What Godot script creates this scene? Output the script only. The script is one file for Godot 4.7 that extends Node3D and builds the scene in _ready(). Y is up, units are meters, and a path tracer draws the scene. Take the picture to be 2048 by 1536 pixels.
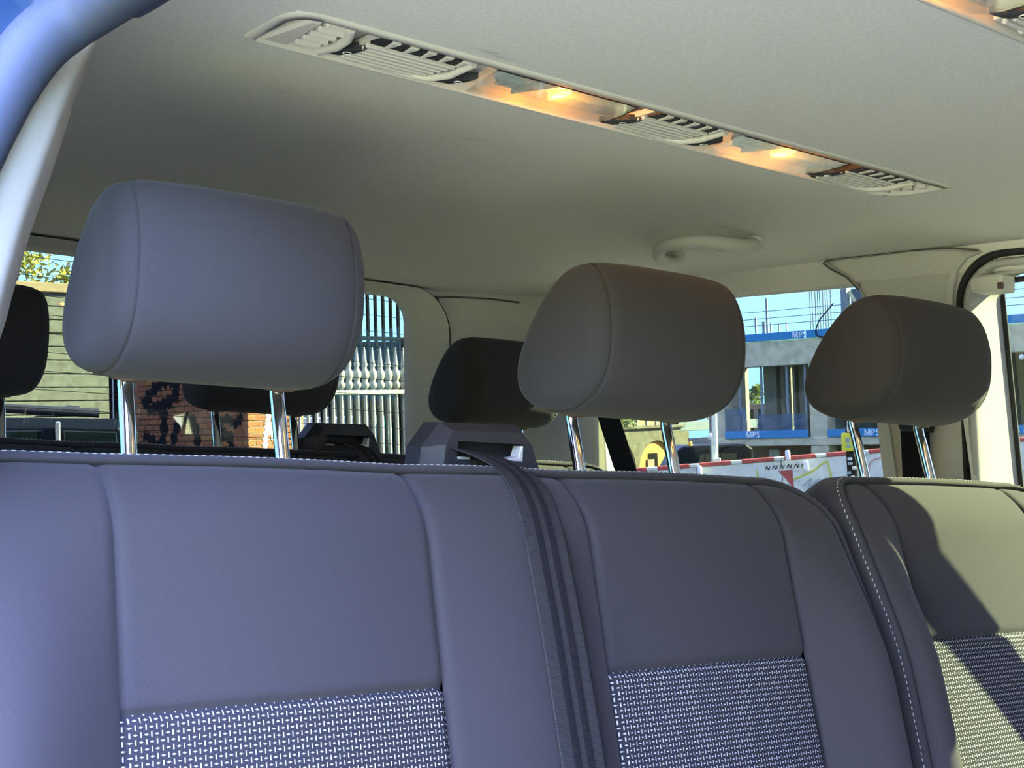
extends Node3D
# Inside a shuttle van: the photographer stands at the open sliding door and looks back over the second and third seat rows.
# The van stands square to the axes: x across (right side of the picture positive), y up, -z towards the tailgate.
# The street outside slopes a little against the van; STREET holds its axes.

const SEAT_TILT := 0.2915
var M := {}
var used := {}
var street := Transform3D()
var rng := RandomNumberGenerator.new()

# ---------------------------------------------------------------- mesh building
class MB:
	var v := PackedVector3Array()
	var n := PackedVector3Array()
	var uv := PackedVector2Array()
	var ix := PackedInt32Array()

	func tri(a: Vector3, b: Vector3, c: Vector3, out: Vector3) -> void:
		var nn := (c - a).cross(b - a)
		if nn.length_squared() < 1e-16:
			return
		nn = nn.normalized()
		if nn.dot(out) < 0.0:
			var t := b
			b = c
			c = t
			nn = -nn
		var k := v.size()
		v.append_array([a, b, c])
		n.append_array([nn, nn, nn])
		uv.append_array([Vector2(a.x, a.y), Vector2(b.x, b.y), Vector2(c.x, c.y)])
		ix.append_array([k, k + 1, k + 2])

	func poly(p: Array, out: Vector3) -> void:
		for i in range(1, p.size() - 1):
			tri(p[0], p[i], p[i + 1], out)

	# smooth sheet through rows of points
	func grid(rows: Array, close_row := false, close_col := false, uvs = null, skip = null) -> void:
		var nr := rows.size()
		var nc: int = rows[0].size()
		var k := v.size()
		var acc := PackedVector3Array()
		acc.resize(nr * nc)
		for r in nr:
			for c in nc:
				v.append(rows[r][c])
				uv.append(uvs[r][c] if uvs != null else Vector2(rows[r][c].x, rows[r][c].y))
		for r in (nr if close_col else nr - 1):
			var r2 := (r + 1) % nr
			for c in (nc if close_row else nc - 1):
				var c2 := (c + 1) % nc
				if skip != null and skip.call(r, c):
					continue
				var q := [r * nc + c, r * nc + c2, r2 * nc + c2, r2 * nc + c]
				for t in [[0, 1, 2], [0, 2, 3]]:
					var a: int = q[t[0]]
					var b: int = q[t[1]]
					var d: int = q[t[2]]
					var fn := (v[k + d] - v[k + a]).cross(v[k + b] - v[k + a])
					if fn.length_squared() < 1e-18:
						continue
					acc[a] += fn
					acc[b] += fn
					acc[d] += fn
					ix.append_array([k + a, k + b, k + d])
		for i in nr * nc:
			n.append(acc[i].normalized() if acc[i].length_squared() > 1e-20 else Vector3.UP)

	func cbox(c: Vector3, s: Vector3, bev := 0.003, B := Basis()) -> void:
		var h := s * 0.5
		bev = minf(bev, minf(h.x, minf(h.y, h.z)) * 0.9)
		var P := func(sx, sy, sz, axis):
			var q := Vector3(sx * (h.x - (0.0 if axis == 0 else bev)), sy * (h.y - (0.0 if axis == 1 else bev)), sz * (h.z - (0.0 if axis == 2 else bev)))
			return c + B * q
		for a in 3:
			var b := (a + 1) % 3
			var d := (a + 2) % 3
			for s1 in [-1, 1]:
				var f := []
				for e in [[-1, -1], [1, -1], [1, 1], [-1, 1]]:
					var sg := [0, 0, 0]
					sg[a] = s1
					sg[b] = e[0]
					sg[d] = e[1]
					f.append(P.call(sg[0], sg[1], sg[2], a))
				var o := Vector3()
				o[a] = s1
				poly(f, B * o)
			for s1 in [-1, 1]:
				for s2 in [-1, 1]:
					var f := []
					for e in [[a, -1], [a, 1], [b, 1], [b, -1]]:
						var sg := [0, 0, 0]
						sg[a] = s1
						sg[b] = s2
						sg[d] = e[1]
						f.append(P.call(sg[0], sg[1], sg[2], e[0]))
					var o := Vector3()
					o[a] = s1
					o[b] = s2
					poly(f, B * o)
		for sx in [-1, 1]:
			for sy in [-1, 1]:
				for sz in [-1, 1]:
					tri(P.call(sx, sy, sz, 0), P.call(sx, sy, sz, 1), P.call(sx, sy, sz, 2), B * Vector3(sx, sy, sz))

	func tube(path: Array, rad, seg := 12, caps := true) -> void:
		var rows := []
		var side := Vector3.RIGHT
		for i in path.size():
			var d: Vector3 = (path[mini(i + 1, path.size() - 1)] - path[maxi(i - 1, 0)]).normalized()
			if i == 0:
				side = d.cross(Vector3.UP if absf(d.y) < 0.9 else Vector3.RIGHT).normalized()
			else:
				side = (side - d * side.dot(d)).normalized()
			var up := d.cross(side)
			var r: float = rad[i] if rad is Array else rad
			var row := []
			for s in seg:
				var t := TAU * s / seg
				row.append(path[i] + (side * cos(t) + up * sin(t)) * r)
			rows.append(row)
		grid(rows, true)
		if caps:
			poly(rows[0], path[0] - path[1])
			poly(rows[-1], path[-1] - path[-2])

	# flat band of width w along a path, thickness t; across[i] gives the width direction
	func band(path: Array, across: Array, w: float, t: float) -> void:
		var rows := []
		var uvs := []
		var run := 0.0
		for i in path.size():
			var d: Vector3 = (path[mini(i + 1, path.size() - 1)] - path[maxi(i - 1, 0)]).normalized()
			if i > 0:
				run += (path[i] - path[i - 1]).length()
			var a: Vector3 = (across[i] - d * across[i].dot(d)).normalized()
			var o := a.cross(d).normalized()
			var row := []
			var ur := []
			for q in [[-0.5, 0.3], [-0.47, 0.5], [-0.25, 0.5], [0.0, 0.5], [0.25, 0.5], [0.47, 0.5], [0.5, 0.3], [0.5, -0.3], [0.47, -0.5], [0.0, -0.5], [-0.47, -0.5], [-0.5, -0.3]]:
				row.append(path[i] + a * (q[0] * w) + o * (q[1] * t))
				ur.append(Vector2(q[0] + 0.5, run))
			rows.append(row)
			uvs.append(ur)
		grid(rows, true, false, uvs)
		poly(rows[0], path[0] - path[1])
		poly(rows[-1], path[-1] - path[-2])

	func lathe(prof: Array, at := Vector3(), seg := 16, B := Basis()) -> void:
		var rows := []
		for p in prof:
			var row := []
			for s in seg:
				var t := TAU * s / seg
				row.append(at + B * Vector3(p.x * cos(t), p.y, p.x * sin(t)))
			rows.append(row)
		grid(rows, true)

	# an outline (x, y) pulled from depth a to depth b with a small bevel on the b side; place maps (outline point, depth) into space
	func slab(outline: Array, a: float, b: float, bev: float, place: Callable, smooth_sides := false) -> void:
		var ins := []
		var cnt := outline.size()
		var area := 0.0
		for i in cnt:
			var p: Vector2 = outline[i]
			var q: Vector2 = outline[(i + 1) % cnt]
			area += p.x * q.y - q.x * p.y
		var sgn := 1.0 if area > 0.0 else -1.0
		for i in cnt:
			var p0: Vector2 = outline[(i + cnt - 1) % cnt]
			var p1: Vector2 = outline[i]
			var p2: Vector2 = outline[(i + 1) % cnt]
			var e1 := (p1 - p0).normalized()
			var e2 := (p2 - p1).normalized()
			var m := Vector2(-(e1.y + e2.y), e1.x + e2.x) * sgn
			m = m.normalized() if m.length() > 1e-6 else Vector2(-e1.y, e1.x) * sgn
			var f := maxf(0.4, m.dot(Vector2(-e1.y, e1.x) * sgn))
			ins.append(p1 + m * (bev / f))
		var dirb := 1.0 if b > a else -1.0
		var rings := []
		for s in [[outline, a], [outline, b - dirb * bev], [ins, b]]:
			var row := []
			for p in s[0]:
				row.append(place.call(p, s[1]))
			rings.append(row)
		var mid := Vector3()
		for p in rings[1]:
			mid += p
		mid /= cnt
		if smooth_sides:
			grid(rings, true)
		else:
			for k in 2:
				for i in cnt:
					var j := (i + 1) % cnt
					var p1: Vector2 = outline[i]
					var p2: Vector2 = outline[j]
					var e := (p2 - p1)
					var side: Vector3 = place.call(p1 + Vector2(e.y, -e.x) * sgn * 0.01, (a + b) * 0.5) - place.call(p1, (a + b) * 0.5)
					poly([rings[k][i], rings[k][j], rings[k + 1][j], rings[k + 1][i]], side)
		for cap in [[outline, 0, -1.0], [ins, 2, 1.0]]:
			var t := Geometry2D.triangulate_polygon(PackedVector2Array(cap[0]))
			var front: Vector3 = (place.call(outline[0], b) - place.call(outline[0], a)) * cap[2]
			for i in range(0, t.size(), 3):
				tri(rings[cap[1]][t[i]], rings[cap[1]][t[i + 1]], rings[cap[1]][t[i + 2]], front)

	func mesh() -> ArrayMesh:
		var a := []
		a.resize(Mesh.ARRAY_MAX)
		a[Mesh.ARRAY_VERTEX] = v
		a[Mesh.ARRAY_NORMAL] = n
		a[Mesh.ARRAY_TEX_UV] = uv
		a[Mesh.ARRAY_INDEX] = ix
		var m := ArrayMesh.new()
		m.add_surface_from_arrays(Mesh.PRIMITIVE_TRIANGLES, a)
		return m

# ---------------------------------------------------------------- nodes
func numbered(called: String) -> String:
	used[called] = used.get(called, -1) + 1
	return called if used[called] == 0 else "%s_%03d" % [called, used[called]]

func tag(o: Node3D, label: String, category: String, group := "", kind := "") -> Node3D:
	o.set_meta("label", label)
	if category: o.set_meta("category", category)
	if group: o.set_meta("group", group)
	if kind: o.set_meta("kind", kind)
	return o

func thing(called: String, label: String, category: String, at := Transform3D(), group := "", kind := "") -> Node3D:
	var o := Node3D.new()
	o.name = numbered(called)
	o.transform = at
	add_child(o)
	return tag(o, label, category, group, kind)

func part(parent: Node3D, called: String, mb, mat: Material) -> MeshInstance3D:
	var o := MeshInstance3D.new()
	o.name = called
	o.mesh = mb.mesh() if mb is MB else mb
	o.material_override = null
	o.set_surface_override_material(0, mat)
	parent.add_child(o, true)
	return o

func group_part(parent: Node3D, called: String, at := Transform3D()) -> Node3D:
	var o := Node3D.new()
	o.name = called
	o.transform = at
	parent.add_child(o, true)
	return o

func struct_node(called: String, label: String, category: String) -> Node3D:
	return thing(called, label, category, Transform3D(), "", "structure")

# ---------------------------------------------------------------- shapes in 2D
func round_rect(x0: float, x1: float, y0: float, y1: float, rads: Array, seg := 6) -> Array:
	# radii: bottom-left, bottom-right, top-right, top-left; counter-clockwise from bottom-left
	var out := []
	var cs := [Vector2(x0, y0), Vector2(x1, y0), Vector2(x1, y1), Vector2(x0, y1)]
	var inx := [Vector2(1, 1), Vector2(-1, 1), Vector2(-1, -1), Vector2(1, -1)]
	for i in 4:
		var r: float = rads[i]
		var c: Vector2 = cs[i] + inx[i] * r
		for s in seg + 1:
			var t := PI + i * PI / 2 + PI / 2 * s / seg
			out.append(c + Vector2(cos(t), sin(t)) * r)
	return out

func circle(c: Vector2, r: float, seg := 20) -> Array:
	var o := []
	for i in seg:
		o.append(c + Vector2(cos(TAU * i / seg), sin(TAU * i / seg)) * r)
	return o

func sstep(a: float, b: float, x: float) -> float:
	var t := clampf((x - a) / (b - a), 0.0, 1.0)
	return t * t * (3.0 - 2.0 * t)

# ---------------------------------------------------------------- materials
func lin(r: float, g: float, b: float) -> Color:
	return Color(r, g, b).linear_to_srgb()

func mat(called: String, c: Color, rough := 0.7, metal := 0.0, spec := 0.5) -> StandardMaterial3D:
	var m := StandardMaterial3D.new()
	m.resource_name = called
	m.albedo_color = c
	m.roughness = rough
	m.metallic = metal
	m.metallic_specular = spec
	M[called] = m
	return m

func noise_tex(freq: float, size: int, lo: Color, hi: Color, s := 1, oct := 3) -> NoiseTexture2D:
	var f := FastNoiseLite.new()
	f.seed = s
	f.frequency = freq
	f.fractal_octaves = oct
	var t := NoiseTexture2D.new()
	t.width = size
	t.height = size
	t.seamless = true
	t.noise = f
	var g := Gradient.new()
	g.set_color(0, lo)
	g.set_color(1, hi)
	t.color_ramp = g
	return t

func grain(m: StandardMaterial3D, scale: float, freq: float, amount: float, s := 1, bump := 0.0) -> StandardMaterial3D:
	# fine speckle of the material's own colour
	var c := m.albedo_color
	m.albedo_texture = noise_tex(freq, 256, Color(1 - amount, 1 - amount, 1 - amount), Color(1, 1, 1), s)
	m.albedo_color = c
	m.uv1_triplanar = true
	m.uv1_scale = Vector3.ONE * scale
	return m

func make_materials() -> void:
	var fab := mat("charcoal_fabric", lin(0.043, 0.0395, 0.044), 0.95, 0.0, 0.25)
	fab.rim_enabled = true
	fab.rim = 0.3
	fab.rim_tint = 0.35
	grain(fab, 26.0, 0.14, 0.22, 3, 0.01)
	# two-colour weave of the seat centres: one tile holds two light warp ticks and two light weft ticks on charcoal
	var im := Image.create(48, 64, false, Image.FORMAT_RGB8)
	var hm := Image.create(48, 64, false, Image.FORMAT_RGB8)
	var dark := Color(0.16, 0.16, 0.18)
	im.fill(dark)
	hm.fill(Color(0.2, 0.2, 0.2))
	for j in 2:
		for i in 2:
			var cx := 12 + i * 24
			var cy := 16 + j * 32
			for y in 64:
				for x in 48:
					var dx: float = absf(float(posmod(x - cx + 24, 48) - 24))
					var dy: float = absf(float(posmod(y - cy + 32, 64) - 32))
					var k := 0.0
					if (i + j) % 2 == 0:
						k = 1.0 - maxf(dx / 3.8, dy / 14.0)
					else:
						k = 1.0 - (dx / 12.5 + dy / 6.5)
					if k > 0.0:
						var q := minf(1.0, k * 3.0)
						var c := dark.lerp(Color(0.70, 0.70, 0.72), q)
						if c.r > im.get_pixel(x, y).r:
							im.set_pixel(x, y, c)
							hm.set_pixel(x, y, Color(0.2 + 0.8 * q, 0, 0))
	var wv := mat("woven_insert", Color(1, 1, 1), 0.9, 0.0, 0.3)
	wv.albedo_texture = ImageTexture.create_from_image(im)
	wv.uv1_scale = Vector3(1.0 / 0.0078, 1.0 / 0.0104, 1)
	wv.heightmap_enabled = true
	wv.heightmap_texture = ImageTexture.create_from_image(hm)
	wv.heightmap_scale = 0.05
	mat("thread", lin(0.30, 0.30, 0.30), 0.8)
	mat("chrome", lin(0.86, 0.86, 0.88), 0.06, 1.0)
	var hl := mat("headliner", lin(0.68, 0.645, 0.60), 0.95, 0.0, 0.2)
	grain(hl, 6.0, 0.12, 0.07, 5, 0.008)
	var tr := mat("trim_beige", lin(0.60, 0.58, 0.53), 0.6, 0.0, 0.4)
	grain(tr, 14.0, 0.08, 0.06, 7, 0.006)
	mat("pillar_beige", lin(0.40, 0.385, 0.36), 0.7, 0.0, 0.3)
	mat("console_beige", lin(0.56, 0.52, 0.47), 0.5, 0.0, 0.4)
	mat("smudge", lin(0.52, 0.50, 0.47), 0.95)
	mat("black_plastic", lin(0.012, 0.013, 0.017), 0.55)
	mat("dark_plastic", lin(0.024, 0.022, 0.026), 0.55, 0.0, 0.4)
	mat("gap_grey", lin(0.10, 0.095, 0.085), 0.9)
	mat("grey_plastic", lin(0.45, 0.45, 0.46), 0.5)
	mat("rubber", lin(0.014, 0.014, 0.017), 0.8)
	mat("collar", lin(0.10, 0.06, 0.05), 0.5)
	var sb := mat("webbing_dark", lin(0.007, 0.007, 0.009), 0.85, 0.0, 0.35)
	var sb2 := mat("webbing", lin(0.022, 0.022, 0.024), 0.7, 0.0, 0.4)
	var rib := Image.create(8, 16, false, Image.FORMAT_RGB8)
	for y in 16:
		for x in 8:
			var g := 0.5 + 0.5 * sin(TAU * y / 16.0)
			rib.set_pixel(x, y, Color(g, g, g))
	for q in [sb, sb2]:
		q.heightmap_enabled = true
		q.heightmap_texture = ImageTexture.create_from_image(rib)
		q.heightmap_scale = 0.04
		q.uv1_scale = Vector3(1, 500, 1)
	var blue := mat("body_blue", lin(0.004, 0.022, 0.075), 0.3)
	blue.clearcoat_enabled = true
	blue.clearcoat = 1.0
	blue.clearcoat_roughness = 0.03
	mat("door_seal", lin(0.045, 0.055, 0.085), 0.6, 0.0, 0.3)
	mat("white_mark", lin(0.8, 0.8, 0.82), 0.6)
	# glass
	var gl := mat("window_glass", Color(0.03, 0.045, 0.035, 0.78), 0.02)
	gl.transparency = BaseMaterial3D.TRANSPARENCY_ALPHA
	var ln := mat("lamp_lens", Color(0.85, 0.92, 0.88, 0.14), 0.05)
	ln.transparency = BaseMaterial3D.TRANSPARENCY_ALPHA
	mat("reflector", lin(0.75, 0.78, 0.74), 0.25, 0.6)
	var bu := mat("bulb_glow", Color(1.0, 0.75, 0.35), 0.4)
	bu.emission_enabled = true
	bu.emission = Color(1.0, 0.62, 0.18)
	bu.emission_energy_multiplier = 14.0
	mat("heater_wire", lin(0.10, 0.06, 0.03), 0.6)
	var cp := mat("van_carpet", lin(0.05, 0.047, 0.043), 0.95)
	grain(cp, 8.0, 0.1, 0.4, 9)

# ---------------------------------------------------------------- headrests
const HW := 0.114
func headrest_ring(x: float, q: float) -> Array:
	var row := []
	var f := x / HW
	for i in 44:
		var t := TAU * i / 44.0
		var c := cos(t)
		var s := sin(t)
		var yy := signf(s) * pow(absf(s), 2.0 / 2.258)
		var zz := signf(c) * pow(absf(c), 2.0 / 2.258) * (1.0 - 0.321 * yy)
		var y := 0.074 + 0.080 * yy * q
		row.append(Vector3(x, y, 0.032 + 0.068 * zz * q + 0.246 * (y - 0.074) - 0.014 * f * f))
	return row

func headrest_scale(x: float) -> float:
	return pow(maxf(0.0, 1.0 - pow(minf(absf(x) / HW, 1.0), 7.337)), 1.0 / 7.337)

func headrest(parent: Node3D, at: Vector3) -> Node3D:
	var h := group_part(parent, "headrest", Transform3D(Basis(), at))
	var seam := 0.094
	var xs := [-seam]
	for d in [0.001, 0.002, 0.0035, 0.007, 0.013]:
		xs.append(-seam + d)
	for i in range(-3, 4):
		xs.append(i * 0.0245)
	for d in [0.013, 0.007, 0.0035, 0.002, 0.001]:
		xs.append(seam - d)
	xs.append(seam)
	var rows := []
	for x in xs:
		var d: float = seam - absf(x)
		rows.append(headrest_ring(x, headrest_scale(x) - 0.024 * exp(-pow(d / 0.0016, 2.0))))
	var mb := MB.new()
	mb.grid(rows, true)
	part(h, "cushion", mb, M.charcoal_fabric)
	for sd in [-1.0, 1.0]:
		rows = []
		for f in [0.0, 0.001, 0.002, 0.0035, 0.007, 0.0105, 0.0135, 0.0158, 0.0175, 0.0188, 0.0195]:
			var x: float = seam + f
			rows.append(headrest_ring(sd * x, headrest_scale(x) - 0.024 * exp(-pow(f / 0.0016, 2.0))))
		for q in [0.55, 0.4, 0.2, 0.0]:
			rows.append(headrest_ring(sd * (seam + 0.0198 + (0.6 - q) * 0.002), q))
		mb = MB.new()
		mb.grid(rows, true)
		part(h, "side_panel", mb, M.charcoal_fabric)
		# chrome post with its kink just under the cushion
		mb = MB.new()
		var x0: float = sd * 0.069
		mb.tube([Vector3(x0, 0.03, -0.004), Vector3(x0, 0.004, -0.003), Vector3(x0, -0.010, -0.002), Vector3(x0, -0.018, 0.0005), Vector3(x0, -0.026, 0.0035), Vector3(x0, -0.05, 0.0115), Vector3(x0, -0.115, 0.033)], [0.0067, 0.0067, 0.0067, 0.0063, 0.0067, 0.0067, 0.0067], 20)
		part(h, "post", mb, M.chrome)
		mb = MB.new()
		mb.lathe([Vector2(0.0072, -0.002), Vector2(0.009, -0.0045), Vector2(0.0145, -0.004), Vector2(0.0165, 0.0), Vector2(0.0165, 0.012)], Vector3(x0, -0.0015, 0.0), 24, Basis(Vector3.RIGHT, 0.18).scaled_local(Vector3(1, 1, 0.8)))
		part(h, "post_collar", mb, M.collar)
	return h

# ---------------------------------------------------------------- seat backs
# panels: centre panels as [left seam, right seam]; x0 / x1: outer stitched edges
func back_relief(x: float, h: float, x0: float, x1: float, cen: Array) -> float:
	var z := -0.036 * pow(clampf((h + 0.07) / 0.07, 0.0, 1.0), 2.0)
	var a := sstep(0.0, 0.24, -h)
	for q in [[x - x0, cen[0][0] - x0], [x1 - x, x1 - cen[-1][1]]]:
		if q[0] < q[1]:
			var t := clampf(q[0] / q[1], 0.0, 1.0)
			z += a * (0.034 * (1.0 - t) + 0.030 * sin(PI * pow(t, 0.75)))
	for i in cen.size() - 1:
		var t: float = (x - cen[i][1]) / (cen[i + 1][0] - cen[i][1])
		if t > 0.0 and t < 1.0:
			z += 0.016 * sin(PI * t) * (0.35 + 0.65 * a)
	for c in cen:
		var t: float = (x - c[0]) / (c[1] - c[0])
		if t > 0.0 and t < 1.0:
			z += 0.006 * sin(PI * t)
	return z

func spread(a: float, b: float, nmid: int) -> Array:
	var out := [a]
	for d in [0.0015, 0.0035, 0.0065, 0.011]:
		out.append(a + d)
	for i in range(1, nmid):
		out.append(lerpf(a + 0.011, b - 0.011, float(i) / nmid))
	for d in [0.011, 0.0065, 0.0035, 0.0015]:
		out.append(b - d)
	out.append(b)
	return out

func back_panel(parent: Node3D, called: String, material: Material, xa: Callable, xb: Callable, h0: float, h1: float, x0: float, x1: float, cen: Array, nx: int, nh: int, tuck := [1, 1, 1, 1]) -> void:
	var rows := []
	var uvs := []
	for h in spread(h0, h1, nh):
		var l: float = xa.call(h)
		var r: float = xb.call(h)
		var row := []
		var ur := []
		for x in spread(l, r, nx):
			var z := back_relief(x, h, x0, x1, cen)
			z -= 0.0055 * (tuck[0] * exp(-pow((x - l) / 0.0038, 2.0)) + tuck[1] * exp(-pow((r - x) / 0.0038, 2.0)))
			z -= 0.0045 * (tuck[2] * exp(-pow((h - h0) / 0.0038, 2.0)) + tuck[3] * exp(-pow((h1 - h) / 0.0038, 2.0)))
			row.append(Vector3(x, h, z))
			ur.append(Vector2(x, -h))
		rows.append(row)
		uvs.append(ur)
	var mb := MB.new()
	mb.grid(rows, false, false, uvs)
	part(parent, called, mb, material)

func backrest(seat: Node3D, at: Vector3, x0: float, x1: float, cen: Array, low := -0.62) -> Node3D:
	var b := group_part(seat, "backrest", Transform3D(Basis(Vector3.RIGHT, -SEAT_TILT), at))
	var rc := 0.06
	var ins := -0.196
	var left := func(h): return x0 + (rc - sqrt(maxf(0.0, rc * rc - pow(maxf(0.0, h + rc), 2.0))))
	var right := func(h): return x1 - (rc - sqrt(maxf(0.0, rc * rc - pow(maxf(0.0, h + rc), 2.0))))
	var seam := func(x): return func(h): return x
	back_panel(b, "bolster", M.charcoal_fabric, left, seam.call(cen[0][0]), low, 0.0, x0, x1, cen, 12, 60)
	back_panel(b, "bolster", M.charcoal_fabric, seam.call(cen[-1][1]), right, low, 0.0, x0, x1, cen, 12, 60)
	for i in cen.size():
		back_panel(b, "upper_panel", M.charcoal_fabric, seam.call(cen[i][0]), seam.call(cen[i][1]), ins, 0.0, x0, x1, cen, 14, 24)
		back_panel(b, "woven_panel", M.woven_insert, seam.call(cen[i][0]), seam.call(cen[i][1]), low, ins, x0, x1, cen, 14, 24)
		if i + 1 < cen.size():
			back_panel(b, "centre_strip", M.charcoal_fabric, seam.call(cen[i][1]), seam.call(cen[i + 1][0]), low, 0.0, x0, x1, cen, 14, 50)
	# cover strip over the edge and the back
	var per := []
	var nrm := []
	for i in 26:
		per.append(Vector2(x0, lerpf(low, -rc, i / 26.0)))
		nrm.append(Vector2(-1, 0))
	for i in 9:
		var t := PI - PI / 2 * i / 8.0
		per.append(Vector2(x0 + rc, -rc) + Vector2(cos(t), sin(t)) * rc)
		nrm.append(Vector2(cos(t), sin(t)))
	for i in range(1, 40):
		per.append(Vector2(lerpf(x0 + rc, x1 - rc, i / 40.0), 0.0))
		nrm.append(Vector2(0, 1))
	for i in 9:
		var t := PI / 2 - PI / 2 * i / 8.0
		per.append(Vector2(x1 - rc, -rc) + Vector2(cos(t), sin(t)) * rc)
		nrm.append(Vector2(cos(t), sin(t)))
	for i in range(1, 27):
		per.append(Vector2(x1, lerpf(-rc, low, i / 26.0)))
		nrm.append(Vector2(1, 0))
	var rows := []
	for s in [[-0.010, 0.0], [-0.003, 0.0005], [0.0015, 0.003], [-0.002, 0.007], [-0.011, 0.011], [-0.03, 0.014], [-0.055, 0.0135], [-0.075, 0.008], [-0.088, -0.004], [-0.092, -0.02]]:
		var row := []
		for i in per.size():
			var p: Vector2 = per[i]
			var z := back_relief(clampf(p.x, x0 + 0.001, x1 - 0.001), p.y, x0, x1, cen)
			var q: Vector2 = p + nrm[i] * s[1]
			row.append(Vector3(q.x, q.y, z * (1.0 if s[0] > -0.05 else 0.4) + s[0]))
		rows.append(row)
	var mb := MB.new()
	mb.grid(rows)
	var bk := []
	for p in rows[-1]:
		bk.append(p)
	mb.poly(bk, Vector3(0, 0, -1))
	part(b, "cover", mb, M.charcoal_fabric)
	# white top-stitching
	mb = MB.new()
	var run := 0.0
	for i in per.size() - 1:
		var p: Vector2 = per[i]
		var q: Vector2 = per[i + 1]
		var seg := (q - p).length()
		if maxf(p.y, q.y) < -0.4:
			continue
		var s := fposmod(-run, 0.0068)
		while s < seg:
			var c := p.lerp(q, s / seg)
			var nn: Vector2 = nrm[i].lerp(nrm[i + 1], s / seg).normalized()
			var z := back_relief(clampf(c.x, x0 + 0.001, x1 - 0.001), c.y, x0, x1, cen)
			var d := (q - p).normalized()
			var bx := Basis(Vector3(d.x, d.y, 0), Vector3(nn.x, nn.y, 0), Vector3(0, 0, 1))
			mb.cbox(Vector3(c.x + nn.x * 0.0088, c.y + nn.y * 0.0088, z - 0.0045), Vector3(0.0036, 0.0008, 0.0012), 0.0003, bx)
			s += 0.0068
		run += seg
	var stt := part(b, "stitching", mb, M.thread)
	stt.set_meta("kind", "stuff")
	stt.set_meta("label", "white top-stitching along the seat edge")
	return b

func seat_base(seat: Node3D, x0: float, x1: float, z: float) -> void:
	var mb := MB.new()
	mb.cbox(Vector3((x0 + x1) / 2, 1.02, z + 0.40), Vector3(x1 - x0 - 0.02, 0.13, 0.5), 0.04)
	part(seat, "seat_cushion", mb, M.charcoal_fabric)
	mb = MB.new()
	mb.cbox(Vector3((x0 + x1) / 2, 0.79, z + 0.38), Vector3(x1 - x0 - 0.12, 0.34, 0.36), 0.02)
	part(seat, "seat_frame", mb, M.dark_plastic)

# belt exit on top of a bench: trapezoid housing with a slot, light liner
func belt_guide(seat: Node3D, at: Vector3) -> void:
	var g := group_part(seat, "belt_guide", Transform3D(Basis(), at))
	# rings of the housing, x / y outlines: foot left, shoulder left, top left, top right, shoulder right, foot right
	var full := [Vector2(-0.080, -0.03), Vector2(-0.078, 0.022), Vector2(-0.058, 0.048), Vector2(0.038, 0.050), Vector2(0.055, 0.034), Vector2(0.085, -0.03)]
	var front := [Vector2(-0.064, -0.03), Vector2(-0.060, 0.026), Vector2(-0.052, 0.040), Vector2(0.034, 0.042), Vector2(0.046, 0.030), Vector2(0.074, -0.03)]
	var slot := [Vector2(-0.046, 0.012), Vector2(-0.046, 0.030), Vector2(0.036, 0.030), Vector2(0.036, 0.012)]
	var P := func(a, z): return a.map(func(p): return Vector3(p.x, p.y, z))
	var r0: Array = P.call(front, 0.012)
	var r1: Array = P.call(full, -0.006)
	var r2: Array = P.call(full, -0.034)
	var s0: Array = P.call(slot, 0.012)
	var s1: Array = P.call(slot, -0.014)
	var mb := MB.new()
	for i in 5:
		var out := Vector3(-(full[i + 1].y - full[i].y), full[i + 1].x - full[i].x, 0.3)
		mb.poly([r0[i], r0[i + 1], r1[i + 1], r1[i]], out)
		mb.poly([r1[i], r1[i + 1], r2[i + 1], r2[i]], out)
	mb.poly(r2, Vector3(0, 0, -1))
	for f in [[r0[0], r0[1], s0[1], s0[0]], [r0[1], r0[2], s0[1]], [r0[2], r0[3], s0[2], s0[1]], [r0[3], r0[4], s0[2]], [r0[4], r0[5], s0[3], s0[2]], [r0[5], r0[0], s0[0], s0[3]]]:
		mb.poly(f, Vector3(0, 0, 1))
	part(g, "housing", mb, M.dark_plastic)
	mb = MB.new()
	for i in 4:
		var j := (i + 1) % 4
		var m: Vector2 = (slot[i] + slot[j]) * 0.5 - Vector2(-0.005, 0.015)
		mb.poly([s0[i], s0[j], s1[j], s1[i]], Vector3(-m.x, -m.y, 0))
	mb.poly(s1, Vector3(0, 0, 1))
	part(g, "slot", mb, M.black_plastic)
	mb = MB.new()
	mb.cbox(Vector3(-0.038, 0.0130, 0.006), Vector3(0.016, 0.003, 0.012), 0.001)
	part(g, "slot_liner", mb, M.grey_plastic)
	mb = MB.new()
	mb.slab([Vector2(0.016, 0.012), Vector2(0.036, 0.012), Vector2(0.036, 0.028), Vector2(0.033, 0.028), Vector2(0.030, 0.017), Vector2(0.016, 0.0145)], -0.002, 0.0125, 0.001, flat_place)
	part(g, "slot_liner", mb, M.grey_plastic)

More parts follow.
